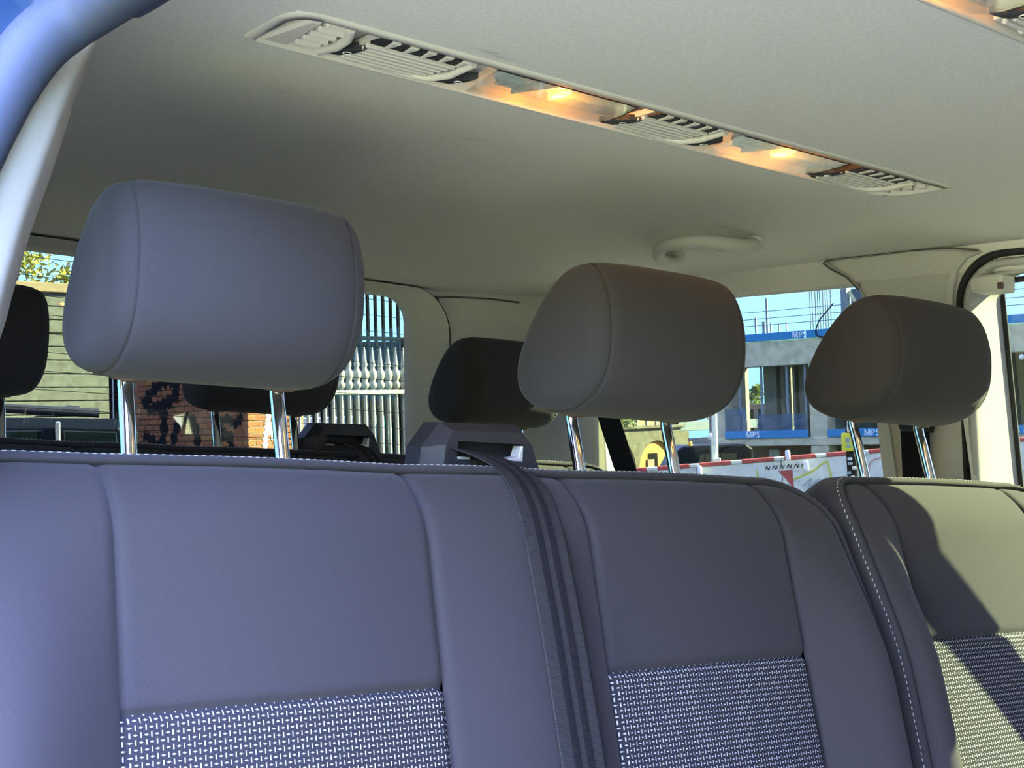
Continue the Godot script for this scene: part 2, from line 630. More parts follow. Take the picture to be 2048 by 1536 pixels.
func belt_on_bench(seat: Node3D, label: String, at: Vector3) -> void:
	# webbing from the guide slot, over the seat edge and down the seat back; two darker woven stripes
	var t := group_part(seat, "seat_belt", Transform3D(Basis(), at))
	t.set_meta("label", label)
	var pts := [[-0.006, 0.016, -0.012], [-0.005, 0.0145, 0.008], [0.0, 0.009, 0.034], [0.006, 0.001, 0.056], [0.006, -0.012, 0.080], [0.004, -0.030, 0.100], [0.000, -0.058, 0.121], [-0.003, -0.09, 0.138], [-0.004, -0.14, 0.159], [-0.004, -0.20, 0.180], [-0.003, -0.28, 0.206], [-0.002, -0.42, 0.250]]
	var ang := [0.0, 0.03, 0.06, 0.07, 0.04, 0.0, 0.0, 0.0, 0.0, 0.0, 0.0, 0.0]
	var curve := Curve3D.new()
	for i in pts.size():
		var p := Vector3(pts[i][0], pts[i][1], pts[i][2])
		var d := Vector3()
		if i > 0 and i < pts.size() - 1:
			d = (Vector3(pts[i + 1][0], pts[i + 1][1], pts[i + 1][2]) - Vector3(pts[i - 1][0], pts[i - 1][1], pts[i - 1][2])) / 6.0
		curve.add_point(p, -d, d)
	curve.bake_interval = 0.008
	var path := []
	var across := []
	for p in curve.get_baked_points():
		path.append(p)
		across.append(Vector3(1, -0.10, 0.05))
	var w := 0.047
	var mb := MB.new()
	mb.band(path, across, w, 0.0016)
	part(t, "webbing", mb, M.webbing)
	for k in [-0.13, 0.17]:
		var p2 := []
		for i in path.size():
			var d: Vector3 = (path[mini(i + 1, path.size() - 1)] - path[maxi(i - 1, 0)]).normalized()
			var a: Vector3 = (across[i] - d * across[i].dot(d)).normalized()
			p2.append(path[i] + a * w * k - a.cross(d) * 0.0006)
		mb = MB.new()
		mb.band(p2, across, w * 0.17, 0.0016)
		part(t, "stripe", mb, M.webbing_dark)

# ---------------------------------------------------------------- roof console
func roof_console(label: String, at: Vector3) -> Node3D:
	# local: x along the console 0 = left end, z towards the front, y down is the visible side; ceiling at y = 0.02
	var t := thing("roof_console", label, "roof console", Transform3D(Basis(), at), "consoles on the headliner")
	var L := 0.888
	var W := 0.096
	var place := func(p: Vector2, d: float): return Vector3(p.x, d, p.y)
	var mb := MB.new()
	mb.slab(round_rect(-0.012, L + 0.012, -0.012, W + 0.012, [0.01, 0.01, 0.01, 0.01]), 0.018, 0.0135, 0.001, place)
	part(t, "base_plate", mb, M.console_beige)
	mb = MB.new()
	# raised rim: a loop around the outline
	var o1 := round_rect(-0.004, L + 0.004, -0.004, W + 0.004, [0.008, 0.05, 0.008, 0.03], 6)
	var o2 := round_rect(0.004, L - 0.004, 0.004, W - 0.004, [0.006, 0.044, 0.006, 0.024], 6)
	var ring := []
	for s in [[o1, 0.006], [o1, 0.002], [o2, 0.0], [o2, 0.0135]]:
		ring.append(s[0].map(func(p): return Vector3(p.x, s[1], p.y)))
	mb.grid(ring, true)
	part(t, "rim", mb, M.console_beige)
	# three identical modules of vent, switches and lamp; the first one starts with a blanked vent
	var starts := [0.082, 0.408, 0.733]
	for k in 3:
		var x: float = starts[k]
		vent(t, x, 0.105, W, k == 2)
		rocker(t, Vector3(x - 0.004, 0.002, 0.036), 0.0)
		if k < 2:
			rocker(t, Vector3(x + 0.116, 0.002, 0.034), 0.0)
			lamp(t, x + 0.126, x + 0.300, W)
	# blanked vent at the left end: a plain plate and five fixed ribs
	var g := group_part(t, "blank_vent", Transform3D())
	mb = MB.new()
	mb.slab([Vector2(0.006, 0.012), Vector2(0.034, 0.010), Vector2(0.030, W - 0.010), Vector2(0.018, W - 0.008)], 0.0135, 0.0, 0.003, place)
	part(g, "end_plate", mb, M.console_beige)
	for i in 5:
		mb = MB.new()
		mb.cbox(Vector3(0.048, 0.005, 0.020 + i * 0.0145), Vector3(0.026, 0.007, 0.0105), 0.002, Basis(Vector3.RIGHT, 0.35))
		part(g, "rib", mb, M.console_beige)
	mb = MB.new()
	mb.tube([Vector3(0.064, 0.003, 0.012), Vector3(0.067, 0.001, 0.04), Vector3(0.064, 0.001, 0.066), Vector3(0.056, 0.003, W - 0.01)], 0.0045, 8)
	part(g, "frame", mb, M.console_beige)
	# small louvres at the right end
	for i in 4:
		mb = MB.new()
		mb.slab([Vector2(0.848 + i * 0.004, 0.022 + i * 0.015), Vector2(0.866 + i * 0.003, 0.026 + i * 0.015), Vector2(0.850 + i * 0.005, 0.032 + i * 0.015)], 0.0135, 0.0008, 0.0006, place)
		part(t, "end_louvre", mb, M.console_beige)
	return t

func vent(t: Node3D, x: float, w: float, W: float, open: bool) -> void:
	var g := group_part(t, "vent", Transform3D(Basis(), Vector3(x, 0, 0)))
	var mb := MB.new()
	var floor_y := 0.0022 if open else 0.0042
	mb.cbox(Vector3(w / 2, floor_y + 0.003, W / 2), Vector3(w - 0.004, 0.006, W - 0.014), 0.0003)
	part(g, "duct", mb, M.black_plastic if open else M.console_beige)
	# dark openings along the front edge with small teeth between
	for i in 5:
		var cx := 0.010 + i * 0.0185
		mb = MB.new()
		mb.slab([Vector2(cx - 0.0035, W - 0.012), Vector2(cx + 0.0055, W - 0.012), Vector2(cx + 0.0080, W - 0.029), Vector2(cx - 0.0065, W - 0.029)], 0.0090, 0.0014, 0.0004, func(p, d): return Vector3(p.x, d, p.y))
		part(g, "air_slot", mb, M.black_plastic)
		mb = MB.new()
		mb.slab([Vector2(cx + 0.0060, W - 0.011), Vector2(cx + 0.0145, W - 0.011), Vector2(cx + 0.0115, W - 0.030), Vector2(cx + 0.0085, W - 0.030)], 0.009, 0.0004, 0.001, func(p, d): return Vector3(p.x, d, p.y))
		part(g, "tooth", mb, M.console_beige)
	# slats
	for i in 6:
		var z := 0.015 + i * 0.0088
		var sw := w - 0.012 - 0.002 * (5 - i)
		mb = MB.new()
		mb.cbox(Vector3(0.004 + sw / 2, 0.0024, z), Vector3(sw, 0.0044, 0.0046), 0.0010)
		part(g, "slat", mb, M.console_beige)
	# curved rail round the closed end
	mb = MB.new()
	mb.tube([Vector3(0.035, 0.004, 0.011), Vector3(0.075, 0.002, 0.0115), Vector3(w - 0.012, 0.0, 0.022), Vector3(w - 0.003, 0.0, 0.045), Vector3(w - 0.003, 0.002, W - 0.013)], 0.0038, 8)
	part(g, "frame", mb, M.console_beige)

func rocker(t: Node3D, at: Vector3, _turn: float) -> void:
	var g := group_part(t, "rocker_switch", Transform3D(Basis(), at))
	var mb := MB.new()
	mb.slab([Vector2(-0.016, -0.018), Vector2(0.001, -0.014), Vector2(0.010, 0.002), Vector2(0.012, 0.019), Vector2(0.002, 0.010)], 0.005, -0.0025, 0.0015, func(p, d): return Vector3(p.x, d, p.y))
	part(g, "rocker", mb, M.black_plastic)
	var ring := []
	for s in 4:
		var row := []
		for i in 16:
			var a := TAU * i / 16.0
			var r := 0.0036 + 0.0007 * cos(TAU * s / 4.0)
			row.append(Vector3(0.002 + r * cos(a), -0.0032 - 0.0004 * sin(TAU * s / 4.0), 0.0 + r * sin(a)))
		ring.append(row)
	mb = MB.new()
	mb.grid(ring, true, true)
	part(g, "ring_mark", mb, M.white_mark)

func lamp(t: Node3D, xa: float, xb: float, W: float) -> void:
	var g := group_part(t, "reading_lamp", Transform3D())
	var place := func(p: Vector2, d: float): return Vector3(p.x, d, p.y)
	var ow := [Vector2(xa + 0.018, 0.007), Vector2(xb - 0.002, 0.006), Vector2(xb + 0.010, 0.016), Vector2(xb + 0.008, 0.05), Vector2(xb, W - 0.010), Vector2(xa, W - 0.010)]
	# bright pan behind the lens
	var mb := MB.new()
	var pan := [Vector2(xa + 0.020, 0.006), Vector2(xb - 0.002, 0.006), Vector2(xb + 0.008, 0.014), Vector2(xb + 0.004, 0.05), Vector2(xb - 0.003, W - 0.012), Vector2(xa + 0.003, W - 0.012)]
	mb.slab(pan, 0.0145, 0.0125, 0.0004, place)
	part(g, "reflector_pan", mb, M.reflector)
	# dome of the cool reading spot, ribbed glass
	mb = MB.new()
	mb.lathe([Vector2(0.019, 0.0), Vector2(0.017, -0.004), Vector2(0.010, -0.0075), Vector2(0.0, -0.009)], Vector3(xa + 0.045, 0.0122, 0.050), 24)
	part(g, "spot_dome", mb, M.grey_plastic)
	for i in 8:
		mb = MB.new()
		mb.cbox(Vector3(xa + 0.045 + (i - 3.5) * 0.0042, 0.0046, 0.050), Vector3(0.0016, 0.0022, 0.022), 0.0006)
		part(g, "spot_rib", mb, M.reflector)
	# divider between the spot and the warm lamp
	mb = MB.new()
	mb.cbox(Vector3(xa + 0.072, 0.0085, 0.048), Vector3(0.0015, 0.008, 0.055), 0.0005, Basis(Vector3.UP, 0.35))
	part(g, "divider", mb, M.reflector)
	# festoon bulb
	mb = MB.new()
	mb.lathe([Vector2(0.0, -0.017), Vector2(0.0016, -0.0155), Vector2(0.0026, -0.008), Vector2(0.0030, 0.0), Vector2(0.0026, 0.008), Vector2(0.0016, 0.0155), Vector2(0.0, 0.017)], Vector3(xa + 0.105, 0.0072, 0.050), 14, Basis(Vector3.RIGHT, PI / 2) * Basis(Vector3.FORWARD, 0.0))
	part(g, "bulb", mb, M.bulb_glow)
	for sd in [-1.0, 1.0]:
		mb = MB.new()
		mb.cbox(Vector3(xa + 0.105, 0.0088, 0.050 + sd * 0.0195), Vector3(0.006, 0.007, 0.003), 0.0008)
		part(g, "bulb_holder", mb, M.reflector)
	var ol := OmniLight3D.new()
	ol.name = "bulb_light"
	ol.position = Vector3(xa + 0.105, 0.0072, 0.050)
	ol.light_color = Color(1.0, 0.60, 0.20)
	ol.light_energy = 0.0032
	ol.light_size = 0.004
	ol.omni_range = 4.0
	ol.omni_attenuation = 2.0
	ol.shadow_enabled = true
	g.add_child(ol, true)
	# clear ribbed lens, slightly bowed
	mb = MB.new()
	mb.slab(ow, 0.0022, 0.0010, 0.0003, place)
	part(g, "lens", mb, M.lamp_lens)
	for i in 9:
		mb = MB.new()
		mb.tube([Vector3(xa + 0.012, 0.0016, W - 0.016 - i * 0.0022), Vector3(xb - 0.006, 0.0016, W - 0.016 - i * 0.0022)], 0.0005, 5, false)
		part(g, "lens_rib", mb, M.lamp_lens)
	# dark gasket line along the front edge
	mb = MB.new()
	mb.tube([Vector3(xa, 0.0016, W - 0.0088), Vector3(xb, 0.0016, W - 0.0088), Vector3(xb + 0.010, 0.0016, 0.045), Vector3(xb + 0.011, 0.0016, 0.03)], 0.0011, 6)
	part(g, "gasket", mb, M.rubber)

# ---------------------------------------------------------------- van shell
func ceiling_y(x: float, z: float) -> float:
	var y := 1.9215
	y -= 0.013 * pow(clampf((x - 0.42) / 0.34, 0.0, 1.0), 2.0)
	y -= 0.045 * pow(clampf((-0.463 - x) / 0.18, 0.0, 1.0), 2.0)
	y -= 0.016 * pow(clampf((-0.75 - z) / 0.52, 0.0, 1.0), 2.0)
	return y

func wall_place(off_scale := 1.0) -> Callable:
	# outline (z, y) and depth (inwards positive) on the right-hand wall, which leans in towards the roof
	return func(p: Vector2, d: float): return Vector3(0.752 + 0.13 * (1.87 - p.y) - d, p.y, p.x)

func left_place() -> Callable:
	return func(p: Vector2, d: float): return Vector3(-(0.74 + 0.13 * (1.87 - p.y) - d), p.y, p.x)

func loop_parts(parent: Node3D, called: String, rings: Array, material: Material) -> void:
	var mb := MB.new()
	mb.grid(rings, true)
	part(parent, called, mb, material)

func pane(called: String, label: String, outline: Array, place: Callable) -> Node3D:
	var w := struct_node(called, label, "window")
	var mb := MB.new()
	mb.slab(outline, -0.002, 0.002, 0.0005, place)
	part(w, "pane", mb, M.window_glass)
	return w

func build_van() -> void:
	var mb: MB
	# --- ceiling: headliner
	var c := struct_node("ceiling", "pale greige fabric headliner curving down to the windows", "ceiling")
	var rows := []
	var cx := [-0.461, 0.423]
	var cz := [0.018, 0.110, 0.472, 0.564]
	for i in 51:
		cx.append(lerpf(-0.64, 0.79, i / 50.0))
	for j in 51:
		cz.append(lerpf(-1.275, 2.3, j / 50.0))
	cx.sort()
	cz.sort()
	for x in cx:
		var row := []
		for z in cz:
			row.append(Vector3(x, ceiling_y(x, z), z))
		rows.append(row)
	mb = MB.new()
	# two openings for the consoles let into the headliner
	mb.grid(rows, false, false, null, func(r, k):
		var x: float = (cx[r] + cx[r + 1]) / 2
		var z: float = (cz[k] + cz[k + 1]) / 2
		return x > -0.461 and x < 0.423 and ((z > 0.018 and z < 0.110) or (z > 0.472 and z < 0.564)))
	part(c, "headliner", mb, M.headliner)
	# faint smudges on the fabric
	for s in [[-0.114, -0.135, 0.017, 0.005, 0.5], [-0.286, 0.135, 0.010, 0.003, 0.3], [-0.271, 0.128, 0.009, 0.003, -0.2], [-0.36, -0.12, 0.009, 0.003, 0.4]]:
		mb = MB.new()
		var ol := []
		for i in 14:
			var a := TAU * i / 14.0
			ol.append(Vector2(s[0], s[1]) + Vector2(cos(a) * s[2], sin(a) * s[3]).rotated(s[4]) * (0.8 + 0.3 * sin(3.0 * a)))
		var t := Geometry2D.triangulate_polygon(PackedVector2Array(ol))
		for i in range(0, t.size(), 3):
			var q := []
			for k in 3:
				var p: Vector2 = ol[t[i + k]]
				q.append(Vector3(p.x, ceiling_y(p.x, p.y) - 0.0006, p.y))
			mb.tri(q[0], q[1], q[2], Vector3.DOWN)
		part(c, "smudge", mb, M.smudge)
	mb = MB.new()
	mb.cbox(Vector3(0.06, 2.0, 0.51), Vector3(1.5, 0.05, 3.62), 0.01)
	part(c, "roof_skin", mb, M.body_blue)

	# --- floor
	var f := struct_node("floor", "grey-beige van floor under the seats", "floor")
	mb = MB.new()
	mb.cbox(Vector3(0.0, 0.60, 0.5), Vector3(1.74, 0.06, 3.6), 0.005)
	part(f, "carpet", mb, M.van_carpet)

	# --- right wall
	var W := wall_place()
	var w := struct_node("wall_right", "beige plastic side wall of the van with window pillars", "wall")
	mb = MB.new()
	mb.slab([Vector2(-1.27, 0.6), Vector2(2.3, 0.6), Vector2(2.3, 1.44), Vector2(-1.27, 1.44)], -0.14, 0.0, 0.004, W)
	part(w, "lower_panel", mb, M.dark_plastic)
	mb = MB.new()
	mb.slab([Vector2(-1.27, 1.868), Vector2(2.3, 1.868), Vector2(2.3, 2.0), Vector2(-1.27, 2.0)], -0.03, 0.004, 0.003, W)
	part(w, "top_rail", mb, M.headliner)
	mb = MB.new()
	mb.slab([Vector2(-0.235, 1.40), Vector2(-0.085, 1.40), Vector2(-0.085, 1.90), Vector2(-0.28, 1.90)], -0.05, 0.002, 0.003, W)
	part(w, "pillar_core", mb, M.trim_beige)
	# flared pillar trim between the side window and the sliding door
	mb = MB.new()
	mb.slab([Vector2(-0.070, 1.30), Vector2(-0.071, 1.566), Vector2(-0.086, 1.70), Vector2(-0.099, 1.80), Vector2(-0.100, 1.831), Vector2(-0.098, 1.847), Vector2(-0.090, 1.873), Vector2(-0.074, 1.890), Vector2(-0.048, 1.897), Vector2(-0.091, 1.9075), Vector2(-0.127, 1.9115), Vector2(-0.209, 1.914), Vector2(-0.318, 1.913), Vector2(-0.334, 1.910), Vector2(-0.338, 1.904), Vector2(-0.322, 1.892), Vector2(-0.291, 1.877), Vector2(-0.270, 1.855), Vector2(-0.262, 1.842), Vector2(-0.240, 1.72), Vector2(-0.226, 1.63), Vector2(-0.218, 1.559), Vector2(-0.205, 1.30)], -0.01, 0.016, 0.006, W)
	part(w, "pillar_trim", mb, M.trim_beige)
	mb = MB.new()
	mb.tube([Vector2(-0.270, 1.856), Vector2(-0.292, 1.878), Vector2(-0.324, 1.894), Vector2(-0.340, 1.905), Vector2(-0.332, 1.9082), Vector2(-0.300, 1.9088), Vector2(-0.209, 1.9090), Vector2(-0.127, 1.9085), Vector2(-0.091, 1.906), Vector2(-0.050, 1.899)].map(func(p): return W.call(p, 0.0135)), 0.0016, 6)
	part(w, "pillar_gap_line", mb, M.gap_grey)
	# front pillar and front door panels (ahead of the view)
	mb = MB.new()
	mb.slab([Vector2(0.95, 1.40), Vector2(1.08, 1.40), Vector2(1.05, 1.90), Vector2(0.95, 1.90)], -0.05, 0.012, 0.004, W)
	part(w, "front_pillar", mb, M.trim_beige)
	mb = MB.new()
	mb.slab([Vector2(1.95, 1.40), Vector2(2.3, 1.40), Vector2(2.3, 1.90), Vector2(1.75, 1.90)], -0.05, 0.012, 0.004, W)
	part(w, "windscreen_pillar", mb, M.trim_beige)
	# rear corner pillar: turns from the side wall to the tailgate
	var plan := [Vector2(0.772, -0.965), Vector2(0.762, -0.972), Vector2(0.757, -1.00), Vector2(0.752, -1.075), Vector2(0.735, -1.125), Vector2(0.705, -1.16), Vector2(0.66, -1.195), Vector2(0.61, -1.235), Vector2(0.588, -1.255), Vector2(0.580, -1.275)]
	rows = []
	for y in [1.30, 1.45, 1.6, 1.75, 1.84, 1.875, 1.893, 1.93]:
		var row := []
		for p in plan:
			row.append(Vector3(p.x + 0.13 * (1.87 - y) * (0.6 if p.x > 0.7 else 0.25), y, p.y))
		rows.append(row)
	mb = MB.new()
	mb.grid(rows)
	part(w, "rear_pillar_trim", mb, M.trim_beige)
	mb = MB.new()
	mb.slab([Vector2(-1.30, 1.40), Vector2(-0.975, 1.40), Vector2(-0.975, 1.90), Vector2(-1.30, 1.90)], -0.06, -0.03, 0.003, W)
	part(w, "rear_quarter_skin", mb, M.trim_beige)

	# --- headliner edge bead
	var tr := struct_node("trim_1", "thin dark gap line where headliner meets the rear pillar", "trim")
	mb = MB.new()
	mb.tube([Vector3(-0.60, 1.908, -1.262), Vector3(0.0, 1.911, -1.262), Vector3(0.30, 1.909, -1.262), Vector3(0.40, 1.902, -1.262), Vector3(0.546, 1.889, -1.262), Vector3(0.60, 1.892, -1.232), Vector3(0.66, 1.892, -1.190), Vector3(0.72, 1.886, -1.148), Vector3(0.755, 1.884, -1.10), Vector3(0.762, 1.884, -1.0)], 0.0022, 6)
	part(tr, "gap_line", mb, M.gap_grey)

	# --- side window pane behind the pillar
	pane("window_1", "tinted fixed side window pane beside the third seat row", round_rect(-0.985, -0.20, 1.40, 1.885, [0.03, 0.03, 0.03, 0.05]), func(p: Vector2, d: float): return W.call(p, d - 0.035))

	# --- sliding door on the right
	var d := struct_node("door_1", "beige sliding door frame around a divided window", "door")
	var orr := round_rect(-0.090, 0.935, 0.66, 1.893, [0.04, 0.04, 0.08, 0.075], 8)
	var seal := []
	for k in 8:
		var row := []
		var a := TAU * k / 8.0
		var ctr := Vector2(0.42, 1.3)
		for p in orr:
			row.append(W.call(p + (p - ctr).normalized() * (0.0065 * cos(a)), 0.004 + 0.010 * sin(a)))
		seal.append(row)
	mb = MB.new()
	mb.grid(seal, true, true)
	part(d, "door_seal", mb, M.rubber)
	var rings := []
	for s in [[-0.083, 0.928, 0.66, 1.886, 0.068, -0.02], [-0.083, 0.928, 0.66, 1.886, 0.068, 0.004], [-0.080, 0.924, 0.67, 1.883, 0.064, 0.012], [-0.074, 0.918, 1.38, 1.878, 0.058, 0.013], [-0.070, 0.912, 1.40, 1.874, 0.054, 0.009], [-0.0685, 0.908, 1.41, 1.872, 0.052, 0.0], [-0.068, 0.904, 1.42, 1.872, 0.048, -0.03], [-0.068, 0.900, 1.43, 1.873, 0.044, -0.068]]:
		var row := []
		for p in round_rect(s[0], s[1], s[2], s[3], [0.03, 0.03, s[4], s[4]], 8):
			row.append(W.call(p, s[5] - (0.10 * (1.87 - p.y) if s[5] < -0.05 and p.x < 0.3 else 0.0)))
		rings.append(row)
	loop_parts(d, "window_frame", rings, M.pillar_beige)
	mb = MB.new()
	mb.slab([Vector2(0.306, 1.40), Vector2(0.346, 1.40), Vector2(0.346, 1.89), Vector2(0.20, 1.89), Vector2(0.225, 1.875), Vector2(0.254, 1.855), Vector2(0.279, 1.826), Vector2(0.297, 1.80), Vector2(0.306, 1.775)], -0.085, -0.06, 0.003, W)
	part(d, "window_divider", mb, M.rubber)
	mb = MB.new()
	mb.slab([Vector2(0.340, 1.89), Vector2(0.355, 1.785), Vector2(0.41, 1.72), Vector2(0.44, 1.66), Vector2(0.90, 1.62), Vector2(0.90, 1.89)], -0.062, -0.052, 0.002, W)
	part(d, "unseen_sun_block", mb, M.dark_plastic)  # panel out of view, shaped to limit the sun patch on the seats
	mb = MB.new()
	mb.slab(round_rect(-0.062, -0.008, 1.836, 1.861, [0.006, 0.004, 0.004, 0.01], 4), -0.01, 0.024, 0.004, W)
	part(d, "window_catch", mb, M.trim_beige)
	mb = MB.new()
	mb.slab(round_rect(-0.014, -0.004, 1.838, 1.848, [0.002, 0.002, 0.002, 0.002], 2), 0.024, 0.027, 0.001, W)
	part(d, "catch_button", mb, M.collar)
	var gask := []
	var gp := [Vector2(0.0, 1.44), Vector2(-0.006, 1.55), Vector2(-0.021, 1.70), Vector2(-0.031, 1.82), Vector2(-0.030, 1.843), Vector2(-0.020, 1.852), Vector2(0.0, 1.854), Vector2(0.23, 1.855)]
	for p in gp:
		gask.append(W.call(Vector2(p.x if p.x > -0.001 and p.y > 1.85 else -0.066, p.y + 0.012), -0.066 - 0.10 * (1.87 - p.y)))
	mb = MB.new()
	mb.tube(gask, 0.0045, 8)
	part(d, "window_gasket", mb, M.rubber)
	pane("window_2", "tinted sliding door window pane at the picture's edge", round_rect(-0.075, 0.90, 1.36, 1.885, [0.02, 0.02, 0.02, 0.02]), func(p: Vector2, dd: float): return W.call(p, dd - 0.072 - 0.10 * (1.87 - p.y)))

	# --- tailgate
	var g := struct_node("door_2", "greige tailgate frame with a rounded window opening", "door")
	rings = []
	for s in [[0.586, 1.903, 0.09, 0.02], [0.576, 1.896, 0.085, 0.012], [0.568, 1.889, 0.08, 0.006], [0.545, 1.886, 0.075, 0.004], [0.520, 1.884, 0.065, -0.004], [0.506, 1.883, 0.055, -0.016], [0.500, 1.881, 0.05, -0.03]]:
		var row := []
		for p in round_rect(-s[0], s[0], 1.36, s[1], [0.04, 0.04, s[2], s[2]], 10):
			row.append(Vector3(p.x + 0.08 * (1.85 - p.y) * signf(p.x), p.y, -1.262 + s[3]))
		rings.append(row)
	loop_parts(g, "window_frame", rings, M.trim_beige)
	var sl := []
	for k in 8:
		var row := []
		var a := TAU * k / 8.0
		for p in round_rect(-0.590, 0.590, 1.30, 1.903, [0.04, 0.04, 0.095, 0.095], 10):
			row.append(Vector3(p.x + 0.08 * (1.85 - p.y) * signf(p.x), p.y, -1.256) + Vector3(0.006 * cos(a) * signf(p.x), 0.003 * cos(a), 0.010 * sin(a)))
		sl.append(row)
	mb = MB.new()
	mb.grid(sl, true, true)
	part(g, "door_seal", mb, M.rubber)
	mb = MB.new()
	mb.cbox(Vector3(0, 0.98, -1.29), Vector3(1.66, 0.80, 0.05), 0.01)
	part(g, "lower_panel", mb, M.dark_plastic)
	mb = MB.new()
	mb.cbox(Vector3(0, 1.945, -1.30), Vector3(1.60, 0.10, 0.06), 0.01)
	part(g, "header", mb, M.trim_beige)
	for sd in [-1.0, 1.0]:
		mb = MB.new()
		mb.slab([Vector2(0.60, 1.30), Vector2(0.90, 1.30), Vector2(0.80, 1.95), Vector2(0.545, 1.95)], -1.325, -1.30, 0.003, func(p: Vector2, dd: float): return Vector3(p.x * sd, p.y, dd))
		part(g, "side_skin", mb, M.trim_beige)
	var wn := struct_node("window_3", "tailgate window pane with fine horizontal heating wires", "window")
	mb = MB.new()
	mb.cbox(Vector3(0, 1.63, -1.297), Vector3(1.12, 0.54, 0.004), 0.0005)
	part(wn, "pane", mb, M.window_glass)
	for i in 14:
		mb = MB.new()
		var y := 1.43 + i * 0.034
		mb.tube([Vector3(-0.53, y, -1.2945), Vector3(0.53, y, -1.2945)], 0.0006, 4, false)
		part(wn, "heating_wire", mb, M.heater_wire)

	# --- left wall: third-row window, sliding-door opening, front door
	var LP := left_place()
	var lw := struct_node("wall_left", "beige left side wall of the van behind the open doorway", "wall")
	mb = MB.new()
	mb.slab([Vector2(-1.3, 0.6), Vector2(0.06, 0.6), Vector2(0.06, 1.44), Vector2(-1.3, 1.44)], -0.05, 0.0, 0.004, LP)
	part(lw, "lower_panel", mb, M.dark_plastic)
	mb = MB.new()
	mb.slab([Vector2(-1.3, 1.85), Vector2(0.10, 1.85), Vector2(0.10, 2.0), Vector2(-1.3, 2.0)], -0.05, 0.11, 0.004, LP)
	part(lw, "top_rail", mb, M.headliner)
	mb = MB.new()
	mb.slab([Vector2(-1.3, 1.40), Vector2(-1.0, 1.40), Vector2(-1.0, 1.90), Vector2(-1.3, 1.90)], -0.05, 0.0, 0.004, LP)
	part(lw, "rear_pillar_trim", mb, M.trim_beige)
	mb = MB.new()
	mb.slab([Vector2(1.25, 0.6), Vector2(2.3, 0.6), Vector2(2.3, 1.40), Vector2(1.25, 1.40)], -0.05, 0.0, 0.004, LP)
	part(lw, "front_door_panel", mb, M.trim_beige)
	mb = MB.new()
	mb.slab([Vector2(1.25, 1.38), Vector2(1.38, 1.38), Vector2(1.36, 1.90), Vector2(1.25, 1.90)], -0.05, 0.0, 0.004, LP)
	part(lw, "front_pillar", mb, M.trim_beige)
	pane("window_4", "left side window pane of the third seat row", round_rect(-1.02, 0.08, 1.42, 1.87, [0.02, 0.02, 0.02, 0.02]), func(p: Vector2, dd: float): return LP.call(p, dd - 0.03))
	pane("window_5", "left front door window pane beside the driver's chair", [Vector2(1.36, 1.38), Vector2(2.2, 1.38), Vector2(1.9, 1.88), Vector2(1.36, 1.88)], func(p: Vector2, dd: float): return LP.call(p, dd - 0.03))
	pane("window_6", "right front door window pane beside the front passenger's chair", [Vector2(1.06, 1.40), Vector2(2.0, 1.40), Vector2(1.8, 1.88), Vector2(1.06, 1.88)], func(p: Vector2, dd: float): return W.call(p, dd - 0.03))
	# front bulkhead out of view, placed to block light from the front
	var fw := struct_node("unseen_wall_front", "full-height grey bulkhead ahead of the seats, placed to block light from the front", "wall")
	mb = MB.new()
	mb.cbox(Vector3(0, 1.28, 1.30), Vector3(1.72, 1.38, 0.04), 0.01)
	part(fw, "unseen_bulkhead", mb, M.dark_plastic)

	# --- pillar trim at the rear edge of the open doorway (bright, at the picture's left edge)
	var tp := struct_node("trim_2", "pale ribbed pillar trim curving up beside the open doorway", "trim")
	# inner edge, ridge and outer edge from the roof down, as (x, y, z)
	var ie := [Vector3(-0.600, 1.880, 0.045), Vector3(-0.609, 1.861, 0.085), Vector3(-0.613, 1.842, 0.080), Vector3(-0.621, 1.810, 0.080), Vector3(-0.632, 1.764, 0.084), Vector3(-0.647, 1.709, 0.087), Vector3(-0.656, 1.668, 0.090), Vector3(-0.664, 1.629, 0.09), Vector3(-0.690, 1.54, 0.09), Vector3(-0.735, 1.40, 0.10), Vector3(-0.76, 1.2, 0.10)]
	var oe := [Vector3(-0.636, 1.861, 0.105), Vector3(-0.644, 1.853, 0.112), Vector3(-0.657, 1.838, 0.12), Vector3(-0.672, 1.815, 0.13), Vector3(-0.684, 1.785, 0.135), Vector3(-0.697, 1.738, 0.14), Vector3(-0.706, 1.695, 0.14), Vector3(-0.715, 1.650, 0.14), Vector3(-0.742, 1.55, 0.14), Vector3(-0.772, 1.40, 0.14), Vector3(-0.795, 1.2, 0.14)]
	rows = []
	for i in 61:
		var f2 := i / 60.0 * (ie.size() - 1)
		var k := mini(int(f2), ie.size() - 2)
		var e := f2 - k
		var cub := func(a: Array): return a[k].cubic_interpolate(a[k + 1], a[maxi(k - 1, 0)], a[mini(k + 2, a.size() - 1)], e)
		var a: Vector3 = cub.call(ie)
		var b: Vector3 = cub.call(oe)
		var row := []
		for q in [[-0.10, -0.04], [0.0, -0.012], [0.06, -0.006], [0.25, 0.003], [0.38, 0.009], [0.44, 0.0115], [0.50, 0.0125], [0.57, 0.0122], [0.75, 0.009], [0.92, 0.004], [1.0, 0.0], [1.06, -0.02]]:
			row.append(a.lerp(b, q[0]) + Vector3(0.35, 0.0, 0.94) * q[1])
		rows.append(row)
	mb = MB.new()
	mb.grid(rows)
	part(tp, "pillar_trim", mb, M.pillar_beige)

	# --- door seal and painted doorway frame outside of it
	var ds := struct_node("trim_3", "smooth blue door seal framing the open doorway", "trim")
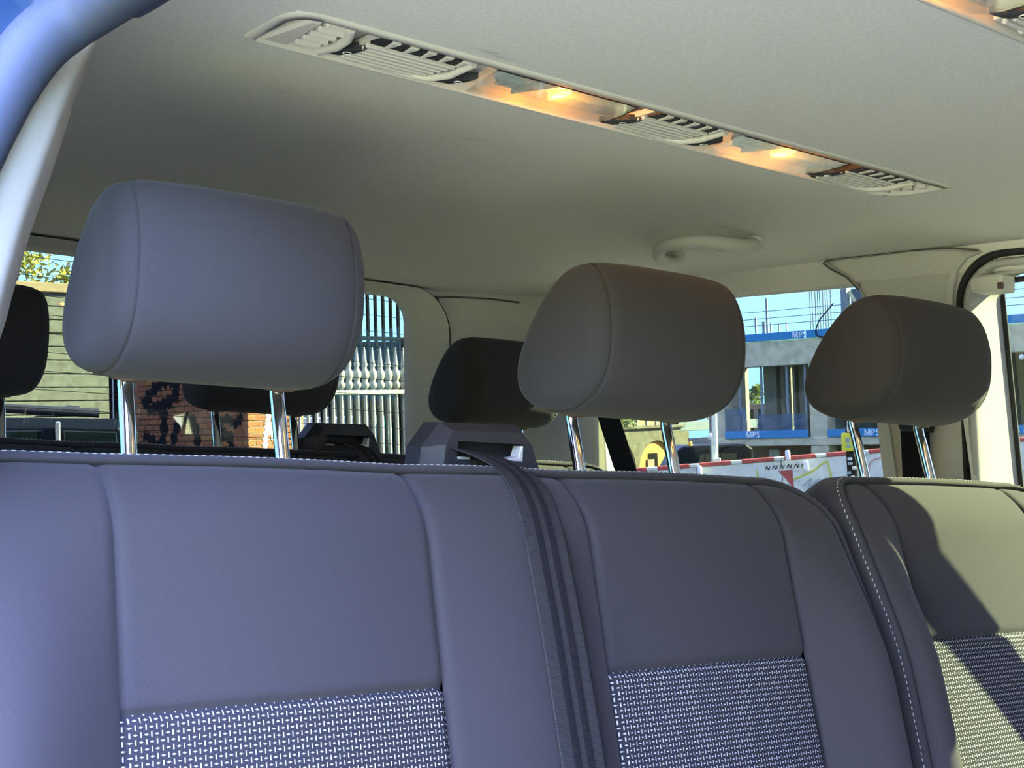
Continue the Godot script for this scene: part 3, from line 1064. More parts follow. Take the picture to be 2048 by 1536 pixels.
	var path := [Vector3(-0.825, 1.2, 0.15), Vector3(-0.800, 1.42, 0.15), Vector3(-0.757, 1.60, 0.15), Vector3(-0.733, 1.68, 0.15), Vector3(-0.714, 1.74, 0.15), Vector3(-0.699, 1.782, 0.15), Vector3(-0.686, 1.812, 0.15), Vector3(-0.672, 1.836, 0.152), Vector3(-0.656, 1.854, 0.156), Vector3(-0.642, 1.866, 0.175), Vector3(-0.634, 1.872, 0.22), Vector3(-0.630, 1.874, 0.34), Vector3(-0.630, 1.875, 0.6), Vector3(-0.630, 1.875, 1.2)]
	var cv := Curve3D.new()
	for i in path.size():
		var t: Vector3 = (path[mini(i + 1, path.size() - 1)] - path[maxi(i - 1, 0)]) / 6.0
		cv.add_point(path[i], -t, t)
	cv.bake_interval = 0.012
	var pts := []
	for p in cv.get_baked_points():
		pts.append(p)
	mb = MB.new()
	mb.tube(pts, 0.021, 16)
	part(ds, "seal_bulb", mb, M.door_seal)
	mb = MB.new()
	mb.tube(pts.map(func(p): return p + Vector3(0.026 if p.y > 1.868 else 0.0, 0.006 if p.y > 1.868 else 0.0, -0.012)), 0.011, 12)
	part(ds, "seal_lip", mb, M.door_seal)
	var bd := struct_node("trim_4", "glossy blue painted body above the open doorway", "trim")
	rows = []
	for i in pts.size():
		var p: Vector3 = pts[i]
		var u := sstep(1.70, 1.88, p.y)
		var row := []
		for q in [[0.0, 0.0], [0.022, -0.002], [0.035, 0.006], [0.06, 0.012], [0.10, 0.006], [0.14, -0.03], [0.17, -0.08]]:
			var outw := Vector3(-1.0, 0.0, 0.25).normalized().lerp(Vector3(-0.8, 0.6, 0.0), u).normalized()
			row.append(p + outw * (0.02 + q[0]) + Vector3(0, 0.15, 1.0).lerp(Vector3(-0.3, -0.9, 0), u).normalized() * q[1])
		rows.append(row)
	mb = MB.new()
	mb.grid(rows)
	part(bd, "painted_frame", mb, M.body_blue)

# ---------------------------------------------------------------- things in the van
func build_van_things() -> void:
	var mb: MB
	# second row: two-seat bench and single seat
	var s := thing("two_seat_bench", "charcoal two-seat bench with headrests nearest the open doorway", "seat")
	seat_base(s, -0.70, 0.245, 0.0)
	backrest(s, Vector3(0, 1.557, 0.085), -0.705, 0.244, [[-0.580, -0.302], [-0.117, 0.160]])
	headrest(s, Vector3(-0.476, 1.621, 0.003))
	headrest(s, Vector3(0.009, 1.617, -0.004))
	belt_guide(s, Vector3(-0.158, 1.548, -0.018))
	belt_on_bench(s, "black striped webbing lying down the seat back", Vector3(-0.184, 1.553, -0.006))
	var s2 := thing("single_chair", "charcoal single seat by the sliding door, half in sunlight", "seat")
	seat_base(s2, 0.27, 0.72, 0.0)
	backrest(s2, Vector3(0, 1.562, 0.085), 0.280, 0.735, [[0.360, 0.648]])
	headrest(s2, Vector3(0.472, 1.635, -0.002))
	# third row
	var s3 := thing("three_seat_bench", "dark three-seat bench in front of the tailgate window", "seat")
	seat_base(s3, -0.68, 0.68, -0.867)
	backrest(s3, Vector3(0, 1.553, -0.782), -0.70, 0.690, [[-0.62, -0.33], [-0.165, 0.125], [0.30, 0.59]])
	headrest(s3, Vector3(-0.495, 1.616, -0.867))
	headrest(s3, Vector3(-0.027, 1.613, -0.867))
	headrest(s3, Vector3(0.446, 1.614, -0.867))
	belt_guide(s3, Vector3(0.128, 1.549, -0.835))
	belt_on_bench(s3, "black webbing in deep shade", Vector3(0.122, 1.552, -0.822))

	# consoles on the roof
	roof_console("long beige roof console with vents and lit lamps above the headrests", Vector3(-0.463, 1.918, 0.016))
	roof_console("beige roof console cut off by the picture's top corner", Vector3(-0.463, 1.918, 0.470))

	# grab handle
	var h := thing("grab_handle", "grey-beige grab handle arched below the headliner", "grab handle", Transform3D(Basis(), Vector3(0.466, 1.8975, -0.366)))
	var hp := [Vector3(0.125, 0.014, -0.172), Vector3(0.095, 0.004, -0.155), Vector3(0.068, -0.001, -0.138), Vector3(0.030, -0.003, -0.112), Vector3(-0.006, -0.003, -0.080), Vector3(-0.038, -0.002, -0.040), Vector3(-0.055, -0.002, 0.002), Vector3(-0.056, -0.002, 0.038), Vector3(-0.040, -0.002, 0.064), Vector3(-0.012, -0.002, 0.072), Vector3(0.020, 0.0, 0.069), Vector3(0.050, 0.004, 0.060), Vector3(0.085, 0.013, 0.042)]
	var hc := Curve3D.new()
	for i in hp.size():
		var t: Vector3 = (hp[mini(i + 1, hp.size() - 1)] - hp[maxi(i - 1, 0)]) / 6.0
		hc.add_point(hp[i], -t, t)
	hc.bake_interval = 0.006
	var path := []
	var rads := []
	for p in hc.get_baked_points():
		path.append(p)
	for i in path.size():
		var f := float(i) / path.size()
		rads.append(0.0095 + 0.003 * pow(absf(f - 0.45) * 2.0, 2.0))
	mb = MB.new()
	mb.tube(path, rads, 16)
	part(h, "grip", mb, M.trim_beige)
	for q in [Vector3(0.112, 0.012, -0.165), Vector3(0.080, 0.013, 0.044)]:
		mb = MB.new()
		mb.lathe([Vector2(0.0, -0.010), Vector2(0.010, -0.008), Vector2(0.014, -0.003), Vector2(0.016, 0.009)], q, 18)
		part(h, "mount", mb, M.trim_beige)
	mb = MB.new()
	mb.cbox(Vector3(0.055, 0.006, 0.010), Vector3(0.020, 0.012, 0.022), 0.003)
	part(h, "coat_hook", mb, M.trim_beige)

	# belts on the right wall
	var W := wall_place()
	var b := thing("pillar_belt", "black seat belt hanging on the pillar behind the single seat", "seat belt", Transform3D(Basis(), Vector3(0.74, 1.6, -0.165)))
	mb = MB.new()
	var pth := []
	var acr := []
	for i in 14:
		var y := 1.66 - i * 0.06
		pth.append(W.call(Vector2(-0.166, y), 0.026) - Vector3(0.74, 1.6, -0.165))
		acr.append(Vector3(0, 0, 1))
	mb.band(pth, acr, 0.052, 0.0018)
	part(b, "webbing", mb, M.webbing_dark)
	mb = MB.new()
	mb.slab([Vector2(-0.205, 1.66), Vector2(-0.192, 1.628), Vector2(-0.14, 1.628), Vector2(-0.127, 1.66), Vector2(-0.135, 1.69), Vector2(-0.197, 1.69)], 0.016, 0.030, 0.004, func(p, d): return W.call(p, d) - Vector3(0.74, 1.6, -0.165))
	part(b, "belt_ring", mb, M.black_plastic)
	b = thing("window_belt", "black seat belt slanting across the third-row side window", "seat belt", Transform3D(Basis(), Vector3(0.72, 1.6, -0.85)))
	mb = MB.new()
	pth = []
	acr = []
	for i in 12:
		var y := 1.70 - i * 0.05
		var z := -0.872 + (1.60 - y) * 0.42
		pth.append(Vector3(0.735 + 0.13 * (1.87 - y) - 0.012, y, z) - Vector3(0.72, 1.6, -0.85))
		acr.append(Vector3(0, 0.25, 1))
	mb.band(pth, acr, 0.060, 0.0018)
	part(b, "webbing", mb, M.webbing_dark)
	mb = MB.new()
	mb.cbox(Vector3(0.022, 0.11, -0.064), Vector3(0.03, 0.05, 0.07), 0.01)
	part(b, "belt_anchor", mb, M.black_plastic)

# ---------------------------------------------------------------- the street
func on_street(r: float, h: float, d: float, yaw := 0.0, roll := 0.0) -> Transform3D:
	return street * Transform3D(Basis(Vector3.UP, yaw) * Basis(Vector3.BACK, roll), Vector3(r, h, -d))

func bx(parent: Node3D, called: String, material: Material, x0: float, x1: float, y0: float, y1: float, z0: float, z1: float, bev := 0.01) -> MeshInstance3D:
	var mb := MB.new()
	mb.cbox(Vector3((x0 + x1) / 2, (y0 + y1) / 2, (z0 + z1) / 2), Vector3(x1 - x0, y1 - y0, z1 - z0), bev)
	return part(parent, called, mb, material)

func flat_place(p: Vector2, d: float) -> Vector3:
	return Vector3(p.x, p.y, d)

# sprayed line: a thin flat ribbon on a wall
func spray(parent: Node3D, called: String, material: Material, pts: Array, w: float, z: float) -> void:
	var c := Curve2D.new()
	for i in pts.size():
		var t: Vector2 = (pts[mini(i + 1, pts.size() - 1)] - pts[maxi(i - 1, 0)]) / 6.0
		c.add_point(pts[i], -t, t)
	c.bake_interval = maxf(w * 0.3, 0.01)
	var bp := c.get_baked_points()
	var rows := []
	for i in bp.size():
		var d := (bp[mini(i + 1, bp.size() - 1)] - bp[maxi(i - 1, 0)]).normalized()
		var nn := Vector2(-d.y, d.x) * w * 0.5 * (0.8 + 0.35 * sin(i * 1.7))
		rows.append([Vector3(bp[i].x + nn.x, bp[i].y + nn.y, z), Vector3(bp[i].x, bp[i].y, z + 0.004), Vector3(bp[i].x - nn.x, bp[i].y - nn.y, z)])
	var mb := MB.new()
	mb.grid(rows)
	part(parent, called, mb, material)

func lettering(parent: Node3D, called: String, text: String, size: float, at: Transform3D, material: Material) -> void:
	var tm := TextMesh.new()
	var sf := SystemFont.new()
	sf.font_names = PackedStringArray(["Droid Sans"])
	sf.font_weight = 700
	sf.font_italic = true
	tm.font = sf
	tm.text = text
	tm.font_size = 64
	tm.pixel_size = size / 46.0
	tm.depth = 0.01
	var o := part(parent, called, tm, material)
	o.transform = at

func foliage(parent: Node3D, blobs: Array, count: int, leaf: float, material: Material, s: int) -> void:
	var r := RandomNumberGenerator.new()
	r.seed = s
	var mb := MB.new()
	for i in count:
		var b: Array = blobs[r.randi() % blobs.size()]
		var d := Vector3(r.randfn(), r.randfn(), r.randfn()).normalized() * pow(r.randf(), 0.5)
		var c: Vector3 = b[0] + d * b[1]
		var a := Vector3(r.randfn(), r.randfn(), r.randfn()).normalized()
		var e := a.cross(Vector3(r.randfn(), r.randfn(), r.randfn())).normalized()
		var l := leaf * r.randf_range(0.6, 1.3)
		mb.poly([c - a * l, c + e * l * 0.45, c + a * l, c - e * l * 0.45], a.cross(e))
	var o := part(parent, "foliage", mb, material)
	o.set_meta("kind", "stuff")

func car_like(called: String, label: String, category: String, at: Transform3D, paint: Material, outline: Array, panes: Array, width: float, wheels: Array, wr: float) -> Node3D:
	# outline and panes are side views (x, y); the near side faces +z
	var t := thing(called, label, category, at)
	var mb := MB.new()
	mb.slab(outline, -width, 0.0, 0.04, flat_place)
	part(t, "body", mb, paint)
	for p in panes:
		mb = MB.new()
		mb.slab(p, -0.02, 0.006, 0.004, flat_place)
		part(t, "side_window", mb, M.car_glass)
	for w in wheels:
		for z in [-0.12, -width + 0.12]:
			mb = MB.new()
			mb.lathe([Vector2(0.0, 0.10), Vector2(wr * 0.62, 0.10), Vector2(wr * 0.66, 0.12), Vector2(wr * 0.95, 0.12), Vector2(wr, 0.08), Vector2(wr, -0.08), Vector2(wr * 0.95, -0.12), Vector2(0.0, -0.12)], Vector3(w, wr, z), 24, Basis(Vector3.RIGHT, PI / 2))
			part(t, "wheel", mb, M.rubber)
	return t

func build_street() -> void:
	var mb: MB
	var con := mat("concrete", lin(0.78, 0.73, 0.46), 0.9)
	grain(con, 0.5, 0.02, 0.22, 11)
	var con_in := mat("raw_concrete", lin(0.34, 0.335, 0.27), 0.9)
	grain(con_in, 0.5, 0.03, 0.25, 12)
	mat("toe_blue", lin(0.025, 0.25, 0.50), 0.6)
	mat("net_blue", Color(0.25, 0.42, 0.55, 0.30), 0.8).transparency = BaseMaterial3D.TRANSPARENCY_ALPHA
	mat("steel", lin(0.20, 0.25, 0.27), 0.6)
	mat("rebar", lin(0.16, 0.20, 0.22), 0.8)
	var ho := mat("hoarding_white", lin(0.76, 0.78, 0.64), 0.6)
	grain(ho, 0.8, 0.03, 0.12, 13)
	mat("stripe_red", lin(0.42, 0.06, 0.05), 0.6)
	mat("paint_yellow", lin(0.55, 0.55, 0.08), 0.7)
	mat("paint_black", lin(0.012, 0.012, 0.013), 0.95, 0.0, 0.1)
	mat("paint_white", lin(0.75, 0.72, 0.65), 0.7)
	mat("paint_grey", lin(0.30, 0.34, 0.33), 0.7)
	mat("paint_pink", lin(0.5, 0.22, 0.18), 0.7)
	mat("sign_yellow", lin(0.72, 0.68, 0.02), 0.5)
	var sto := mat("viaduct_stone", lin(0.14, 0.13, 0.08), 0.95)
	grain(sto, 0.6, 0.02, 0.35, 14)
	mat("arch_orange", lin(0.36, 0.17, 0.035), 0.8)
	var asp := mat("asphalt", lin(0.09, 0.09, 0.09), 0.95)
	grain(asp, 2.0, 0.08, 0.35, 15)
	var boa := mat("fence_board", lin(0.10, 0.106, 0.092), 0.9)
	grain(boa, 1.5, 0.02, 0.3, 16)
	mat("fence_cap", lin(0.16, 0.12, 0.07), 0.9)
	var br := mat("brick_red", lin(0.30, 0.105, 0.035), 0.95)
	grain(br, 4.0, 0.04, 0.3, 17)
	var br2 := mat("brick_brown", lin(0.25, 0.088, 0.034), 0.95)
	grain(br2, 4.0, 0.04, 0.3, 18)
	var br3 := mat("brick_orange", lin(0.36, 0.14, 0.04), 0.95)
	grain(br3, 4.0, 0.04, 0.3, 19)
	mat("mortar", lin(0.19, 0.14, 0.09), 0.95)
	mat("iron_cream", lin(0.26, 0.26, 0.21), 0.6)
	mat("iron_dark", lin(0.004, 0.006, 0.007), 0.9, 0.0, 0.15)
	mat("slate_wall", lin(0.09, 0.12, 0.14), 0.8)
	mat("car_navy", lin(0.003, 0.005, 0.008), 0.4, 0.0, 0.25)
	mat("car_glass", lin(0.006, 0.010, 0.010), 0.03, 0.0, 0.4)
	mat("car_white", lin(0.7, 0.72, 0.7), 0.4)
	mat("car_teal", lin(0.12, 0.35, 0.40), 0.4)
	mat("silver", lin(0.6, 0.6, 0.58), 0.25, 0.8)
	mat("amber", lin(0.8, 0.42, 0.03), 0.4)
	mat("lamp_white", lin(0.85, 0.87, 0.84), 0.5)
	mat("bark", lin(0.10, 0.085, 0.06), 0.95)
	var lf := mat("leaf_autumn", lin(0.28, 0.27, 0.05), 0.8)
	lf.backlight_enabled = true
	lf.backlight = lin(0.25, 0.24, 0.04)
	var lf2 := mat("leaf_green", lin(0.12, 0.15, 0.05), 0.8)
	lf2.backlight_enabled = true
	lf2.backlight = lin(0.1, 0.13, 0.03)
	mat("tan_wall", lin(0.20, 0.15, 0.10), 0.9)

	# --- ground
	var gr := thing("street_ground", "grey asphalt street around the van", "street", on_street(0, 0, 0), "", "structure")
	bx(gr, "asphalt", M.asphalt, -40, 40, -0.3, 0.0, -19.0, 40, 0.02)
	gr = thing("site_ground", "lower ground of the building site and viaduct", "ground", on_street(0, 0, 0), "", "structure")
	bx(gr, "asphalt", M.asphalt, -60, 80, -2.0, -1.5, -140, -19.0, 0.02)

	# out of view: dark wall placed to block low light into the doorway
	var tw := thing("unseen_garden_wall", "unseen dark brick garden wall placed to block low light into the doorway", "wall", Transform3D(Basis(), Vector3(-5.2, -0.5, 2.0)))
	mat("wall_brown", lin(0.035, 0.032, 0.034), 0.95)
	bx(tw, "wall", M.wall_brown, -0.3, 0.0, 0.0, 3.3, -3.0, 9.0, 0.02)
	bx(tw, "coping", M.raw_concrete, -0.36, 0.06, 3.3, 3.4, -3.05, 9.05, 0.02)
	# --- concrete frame building with blue edge boards
	var b := thing("concrete_frame_building", "unfinished concrete frame building with blue edge boards across the street", "building", on_street(8.0, 0, 38, -0.675))
	for x in [[-2.25, -1.80], [1.05, 1.62], [4.35, 4.9], [7.9, 8.4]]:
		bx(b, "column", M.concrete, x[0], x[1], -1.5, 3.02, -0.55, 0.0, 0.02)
	for f in [[0.59, 0.83], [3.02, 3.80]]:
		bx(b, "slab_edge", M.concrete, -2.3, 9.5, f[0], f[1], -0.4, 0.04, 0.02)
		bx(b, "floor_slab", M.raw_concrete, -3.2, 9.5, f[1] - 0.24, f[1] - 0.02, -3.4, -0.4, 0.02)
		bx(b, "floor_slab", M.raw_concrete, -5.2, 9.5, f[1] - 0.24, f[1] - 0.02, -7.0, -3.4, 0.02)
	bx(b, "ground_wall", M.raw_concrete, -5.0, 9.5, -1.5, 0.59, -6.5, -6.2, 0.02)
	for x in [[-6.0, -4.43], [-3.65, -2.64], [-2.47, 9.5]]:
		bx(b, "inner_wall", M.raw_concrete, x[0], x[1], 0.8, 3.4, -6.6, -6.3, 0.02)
	for x in [[-1.62, -1.15], [-0.60, -0.50], [-0.30, -0.12], [2.2, 2.6]]:
		bx(b, "inner_column", M.raw_concrete, x[0], x[1], 0.8, 3.4, -2.6, -2.3, 0.02)
	for x in [-0.60, 0.26, 0.86, -1.35]:
		bx(b, "prop", M.steel, x, x + 0.07, 0.83, 3.02, -0.16, -0.10, 0.01)
	bx(b, "unseen_end_wall", M.raw_concrete, 9.3, 9.5, -1.5, 3.4, -6.6, -0.1, 0.02)  # out of view, placed to keep the sun off the inner columns
	bx(b, "ground_panel", M.hoarding_white, -0.9, -0.55, -0.5, 0.45, -1.2, -1.1, 0.02)
	bx(b, "ground_panel", M.stripe_red, -0.5, -0.35, -0.5, 0.45, -1.2, -1.1, 0.02)
	for e in [[-1.80, 1.05, 0.83, -0.80], [1.62, 4.35, 0.83, 3.0], [4.9, 7.9, 0.83, 6.9], [-2.3, 1.05, 3.80, 0.86], [1.05, 4.6, 3.80, 3.2], [4.6, 9.5, 3.80, 7.75]]:
		var tb := bx(b, "edge_board", M.toe_blue, e[0] + 0.02, e[1] - 0.02, e[2], e[2] + 0.23, 0.05, 0.09, 0.01)
		lettering(tb, "lettering", "MPS", 0.17, Transform3D(Basis(), Vector3(e[3], e[2] + 0.115, 0.095)), M.lamp_white)
	for e in [[-1.78, -1.0], [-0.7, 0.9]]:
		bx(b, "safety_net", M.net_blue, e[0], e[1], 1.06, 1.75 if e[0] < -1.0 else 1.55, 0.03, 0.035, 0.001)
	for e in [[-0.24, 5.1, 0.03], [-0.63, 4.54, 0.025], [-0.36, 4.40, 0.045], [-0.12, 4.35, 0.02], [0.15, 4.3, 0.015], [0.40, 4.33, 0.015], [7.55, 5.3, 0.03]]:
		bx(b, "guard_post", M.steel, e[0] - e[2], e[0] + e[2], 3.7, e[1], -0.06, 0.0, 0.005)
	for h in [4.28, 4.48, 4.70]:
		bx(b, "guard_rail", M.steel, -2.3, 9.0, h, h + 0.022, -0.05, -0.03, 0.004)
	for i in 9:
		mb = MB.new()
		var x := 1.06 + i * 0.082
		mb.tube([Vector3(x, 3.75, -0.3), Vector3(x - 0.02 * sin(i * 2.0), 5.6, -0.3)], 0.014, 6)
		part(b, "rebar", mb, M.rebar)
	bx(b, "upper_column", M.steel, 2.08, 2.27, 3.8, 5.6, -0.5, -0.2, 0.01)
	bx(b, "formwork_panel", M.slate_wall, 2.32, 3.1, 4.05, 5.18, -0.5, -0.4, 0.01)
	for q in [[2.4, 4.9, 0.5], [2.75, 4.6, -0.6]]:
		mb = MB.new()
		mb.cbox(Vector3(q[0], q[1], -0.37), Vector3(0.10, 0.5, 0.04), 0.005, Basis(Vector3.BACK, q[2]))
		part(b, "formwork_brace", mb, M.concrete)
	for q in [Vector3(7.25, 2.88, 0.05)]:
		mb = MB.new()
		mb.lathe([Vector2(0, -0.06), Vector2(0.06, -0.05), Vector2(0.09, 0.0), Vector2(0.06, 0.05), Vector2(0, 0.06)], q, 12, Basis(Vector3.BACK, 1.3))
		part(b, "site_lamp", mb, M.lamp_white)
	# black hose looping over the edge
	var hs := b
	var cv := Curve3D.new()
	var hp := [Vector3(2.0, 4.75, 0.15), Vector3(1.78, 4.52, 0.15), Vector3(1.56, 4.30, 0.15), Vector3(1.44, 4.05, 0.15), Vector3(1.43, 3.90, 0.15), Vector3(1.50, 3.81, 0.15), Vector3(1.72, 3.79, 0.15), Vector3(2.0, 3.84, 0.10)]
	for i in hp.size():
		var t: Vector3 = (hp[mini(i + 1, hp.size() - 1)] - hp[maxi(i - 1, 0)]) / 6.0
		cv.add_point(hp[i], -t, t)
	cv.bake_interval = 0.05
	mb = MB.new()
	mb.tube(Array(cv.get_baked_points()), 0.022, 8)
	part(hs, "hose", mb, M.rubber)

	# --- house seen through the frame, with a tree top
	var th := thing("tan_house", "distant tan house seen through the concrete frame", "house", on_street(13.9, 0, 70))
	bx(th, "wall", M.tan_wall, -1.0, 3.2, -1.5, 2.15, -4, 0, 0.02)
	for i in 3:
		for j in 2:
			bx(th, "window", M.car_glass, -0.75 + i * 0.5, -0.5 + i * 0.5, 0.6 + j * 0.75, 1.1 + j * 0.75, -0.02, 0.03, 0.01)
	var tt := thing("distant_tree", "small green tree top above the tan house", "tree", on_street(14.6, 0, 76))
	mb = MB.new()
	mb.tube([Vector3(0, -1.5, 0), Vector3(0.1, 2.5, 0)], [0.2, 0.08], 8)
	part(tt, "trunk", mb, M.bark)
	foliage(tt, [[Vector3(0, 2.5, 0), 0.7], [Vector3(0.2, 3.0, 0), 0.4]], 500, 0.14, M.leaf_green, 3)

	# --- hoarding
	var hd := thing("hoarding", "white site hoarding with red capping and sprayed graffiti", "hoarding", on_street(3.6, 0, 18, 0.0, 0.048))
	for i in 6:
		var x := -3.4 + i * 1.22
		bx(hd, "panel", M.hoarding_white, x + 0.006, x + 1.214, -0.3, 0.885, -0.05, 0.0, 0.006)
		bx(hd, "capping", M.stripe_red, x + 0.05, x + 0.50, 0.885, 0.945, -0.07, 0.02, 0.01)
		bx(hd, "capping", M.stripe_red, x + 0.66, x + 1.12, 0.885, 0.945, -0.07, 0.02, 0.01)
		bx(hd, "capping_joint", M.hoarding_white, x + 0.50, x + 0.66, 0.885, 0.94, -0.07, 0.018, 0.01)
		bx(hd, "capping_joint", M.hoarding_white, x + 1.12, x + 1.27, 0.885, 0.94, -0.07, 0.018, 0.01)
	mb = MB.new()
	mb.slab([Vector2(0.21, 0.74), Vector2(0.41, 0.74), Vector2(0.41, 0.48)], 0.0, 0.012, 0.003, flat_place)
	part(hd, "red_triangle", mb, M.stripe_red)
	spray(hd, "graffiti", M.paint_yellow, [Vector2(0.42, 0.60), Vector2(0.70, 0.70), Vector2(0.90, 0.82), Vector2(0.94, 0.70), Vector2(0.97, 0.52)], 0.035, 0.003)
	spray(hd, "graffiti", M.paint_yellow, [Vector2(-0.55, 0.62), Vector2(-0.47, 0.72)], 0.04, 0.003)
	spray(hd, "graffiti", M.paint_yellow, [Vector2(-0.10, 0.78), Vector2(-0.09, 0.68)], 0.03, 0.003)
	spray(hd, "graffiti", M.paint_grey, [Vector2(0.55, 0.50), Vector2(0.68, 0.60), Vector2(0.62, 0.48), Vector2(0.78, 0.58), Vector2(0.80, 0.50), Vector2(0.74, 0.46)], 0.025, 0.003)
	spray(hd, "graffiti", M.paint_grey, [Vector2(-0.42, 0.55), Vector2(-0.30, 0.64), Vector2(-0.18, 0.55), Vector2(-0.05, 0.62), Vector2(0.1, 0.56)], 0.03, 0.003)
	for k in 6:
		var x := 0.02 + k * 0.105
		spray(hd, "graffiti", M.paint_black, [Vector2(x, 0.77), Vector2(x + 0.03, 0.82), Vector2(x + 0.05, 0.77), Vector2(x + 0.075, 0.82)], 0.016, 0.003)
	spray(hd, "graffiti", M.paint_pink, [Vector2(1.50, 0.50), Vector2(1.52, 0.72), Vector2(1.62, 0.80), Vector2(1.85, 0.82)], 0.022, 0.003)
	spray(hd, "graffiti", M.paint_pink, [Vector2(1.40, 0.50), Vector2(1.65, 0.52), Vector2(1.80, 0.48)], 0.022, 0.003)
	spray(hd, "graffiti", M.paint_pink, [Vector2(-0.95, 0.58), Vector2(-0.85, 0.68), Vector2(-0.80, 0.60)], 0.02, 0.003)
	for q in [[0.585, 0.79], [-0.94, 0.84], [0.335, 0.96]]:
		var lm := thing("site_marker", ["white marker lamp hung beside the sprayed writing", "white marker lamp at the hoarding near the grey pole", "small cream marker lamp on top of the red capping"][[0.585, -0.94, 0.335].find(q[0])], "lamp", hd.transform * Transform3D(Basis(), Vector3(q[0], q[1], 0.13)), "marker lamps on the hoarding")
		mb = MB.new()
		mb.lathe([Vector2(0, -0.075), Vector2(0.03, -0.07), Vector2(0.036, -0.05), Vector2(0.036, 0.05), Vector2(0.03, 0.07), Vector2(0, 0.075)], Vector3.ZERO, 14)
		part(lm, "housing", mb, M.lamp_white)
		bx(lm, "bracket", M.steel, -0.012, 0.012, -0.02, 0.02, -0.105, -0.02, 0.003)

	# --- black post with yellow box
	var sp := thing("sticker_post", "black post covered in pale stickers with a yellow box", "post", on_street(4.0, 0, 15))
	mb = MB.new()
	mb.tube([Vector3(0.03, 0, 0), Vector3(0.03, 1.62, 0)], 0.062, 14)
	part(sp, "post", mb, M.paint_black)
	bx(sp, "yellow_box", M.sign_yellow, -0.075, 0.095, 1.10, 1.32, -0.06, 0.08, 0.012)
	for q in [[-0.06, -0.01, 1.20, 1.26], [-0.055, 0.0, 1.14, 1.18]]:
		bx(sp, "box_label", M.paint_grey, q[0], q[1], q[2], q[3], 0.08, 0.084, 0.001)
	bx(sp, "white_plate", M.hoarding_white, -0.03, 0.06, 1.33, 1.46, 0.05, 0.075, 0.006)
	bx(sp, "plate_mark", M.paint_black, 0.02, 0.035, 1.36, 1.44, 0.075, 0.078, 0.001)
	for i in 9:
		bx(sp, "sticker", M.paint_grey if i % 2 else M.hoarding_white, -0.02 + 0.035 * sin(i * 2.3), 0.03 + 0.035 * sin(i * 2.3), 0.55 + i * 0.055, 0.585 + i * 0.055, 0.045, 0.068, 0.004)

	# --- grey lamp pole
	var gp := thing("grey_pole", "thin pale grey street pole with a small box", "pole", on_street(3.2, 0, 20))
	mb = MB.new()
	mb.tube([Vector3(0, 0, 0), Vector3(0, 3.2, 0)], 0.045, 12)
	part(gp, "pole", mb, M.hoarding_white)
	bx(gp, "junction_box", M.hoarding_white, -0.07, 0.06, 0.72, 0.90, 0.03, 0.14, 0.01)
	bx(gp, "yellow_tag", M.sign_yellow, -0.03, 0.03, 0.58, 0.70, 0.045, 0.06, 0.004)

	# --- viaduct with orange arches
	var vd := thing("viaduct", "sunlit stone viaduct with orange arch infills", "viaduct", on_street(5.0, 0, 50, 0.8) * Transform3D(Basis.from_scale(Vector3(1.26, 1, 1)), Vector3.ZERO))
	var ol := [Vector2(-7, -1.5)]
	for a in [[-3.2, 0.75], [-1.15, 0.75], [0.85, 0.62]]:
		for k in 15:
			var t := PI - PI * k / 14.0
			ol.append(Vector2(a[0] + cos(t) * 0.92, -0.65 + sin(t) * (a[1] + 0.65)))
			if k == 0:
				ol.insert(ol.size() - 1, Vector2(a[0] - 0.92, -1.5))
		ol.append(Vector2(a[0] + 0.92, -1.5))
	ol.append_array([Vector2(2.2, -1.5), Vector2(2.2, 1.15), Vector2(-7, 1.15)])
	mb = MB.new()
	mb.slab(ol, -0.6, 0.0, 0.02, flat_place)
	part(vd, "arcade_wall", mb, M.viaduct_stone)
	for a in [-3.2, -1.15, 0.85]:
		bx(vd, "arch_infill", M.arch_orange, a - 1.0, a + 1.0, -1.5, 1.0, -0.30, -0.12, 0.01)
	bx(vd, "doorway", M.paint_black, 0.50, 0.98, -0.6, 0.12, -0.15, -0.09, 0.01)
	bx(vd, "shutter", M.tan_wall, 0.42, 0.78, -0.6, -0.12, -0.12, -0.06, 0.01)
	bx(vd, "string_course", M.viaduct_stone, -7, 2.3, 1.12, 1.24, -0.7, 0.12, 0.02)
	for i in 9:
		bx(vd, "parapet_panel", M.tan_wall, -2.2 + i * 0.5, -1.76 + i * 0.5, 1.24, 2.1, -0.5, -0.4, 0.01)
		bx(vd, "parapet_post", M.steel, -1.76 + i * 0.5, -1.70 + i * 0.5, 1.24, 2.1, -0.5, -0.36, 0.01)
	bx(vd, "bridge_girder", M.slate_wall, 2.2, 7.0, 0.95, 1.35, -3.0, -0.2, 0.02)
	for i in 6:
		bx(vd, "girder_panel", M.steel, 2.35 + i * 0.6, 2.85 + i * 0.6, 1.4, 2.6, -1.0, -0.9, 0.01)
	bx(vd, "bridge_pier", M.viaduct_stone, 2.2, 2.75, -1.5, 0.95, -0.8, -0.1, 0.02)
	var bush := group_part(vd, "bush", Transform3D(Basis(), Vector3(-1.2, 1.2, 0.1)))
	mb = MB.new()
	mb.tube([Vector3(0, -0.1, -0.3), Vector3(0, 0.6, -0.3)], 0.04, 6)
	part(bush, "stem", mb, M.bark)
	foliage(bush, [[Vector3(0, 0.35, -0.2), 0.45], [Vector3(0.6, 0.3, -0.2), 0.4], [Vector3(-0.6, 0.45, -0.2), 0.5]], 900, 0.09, M.leaf_green, 5)

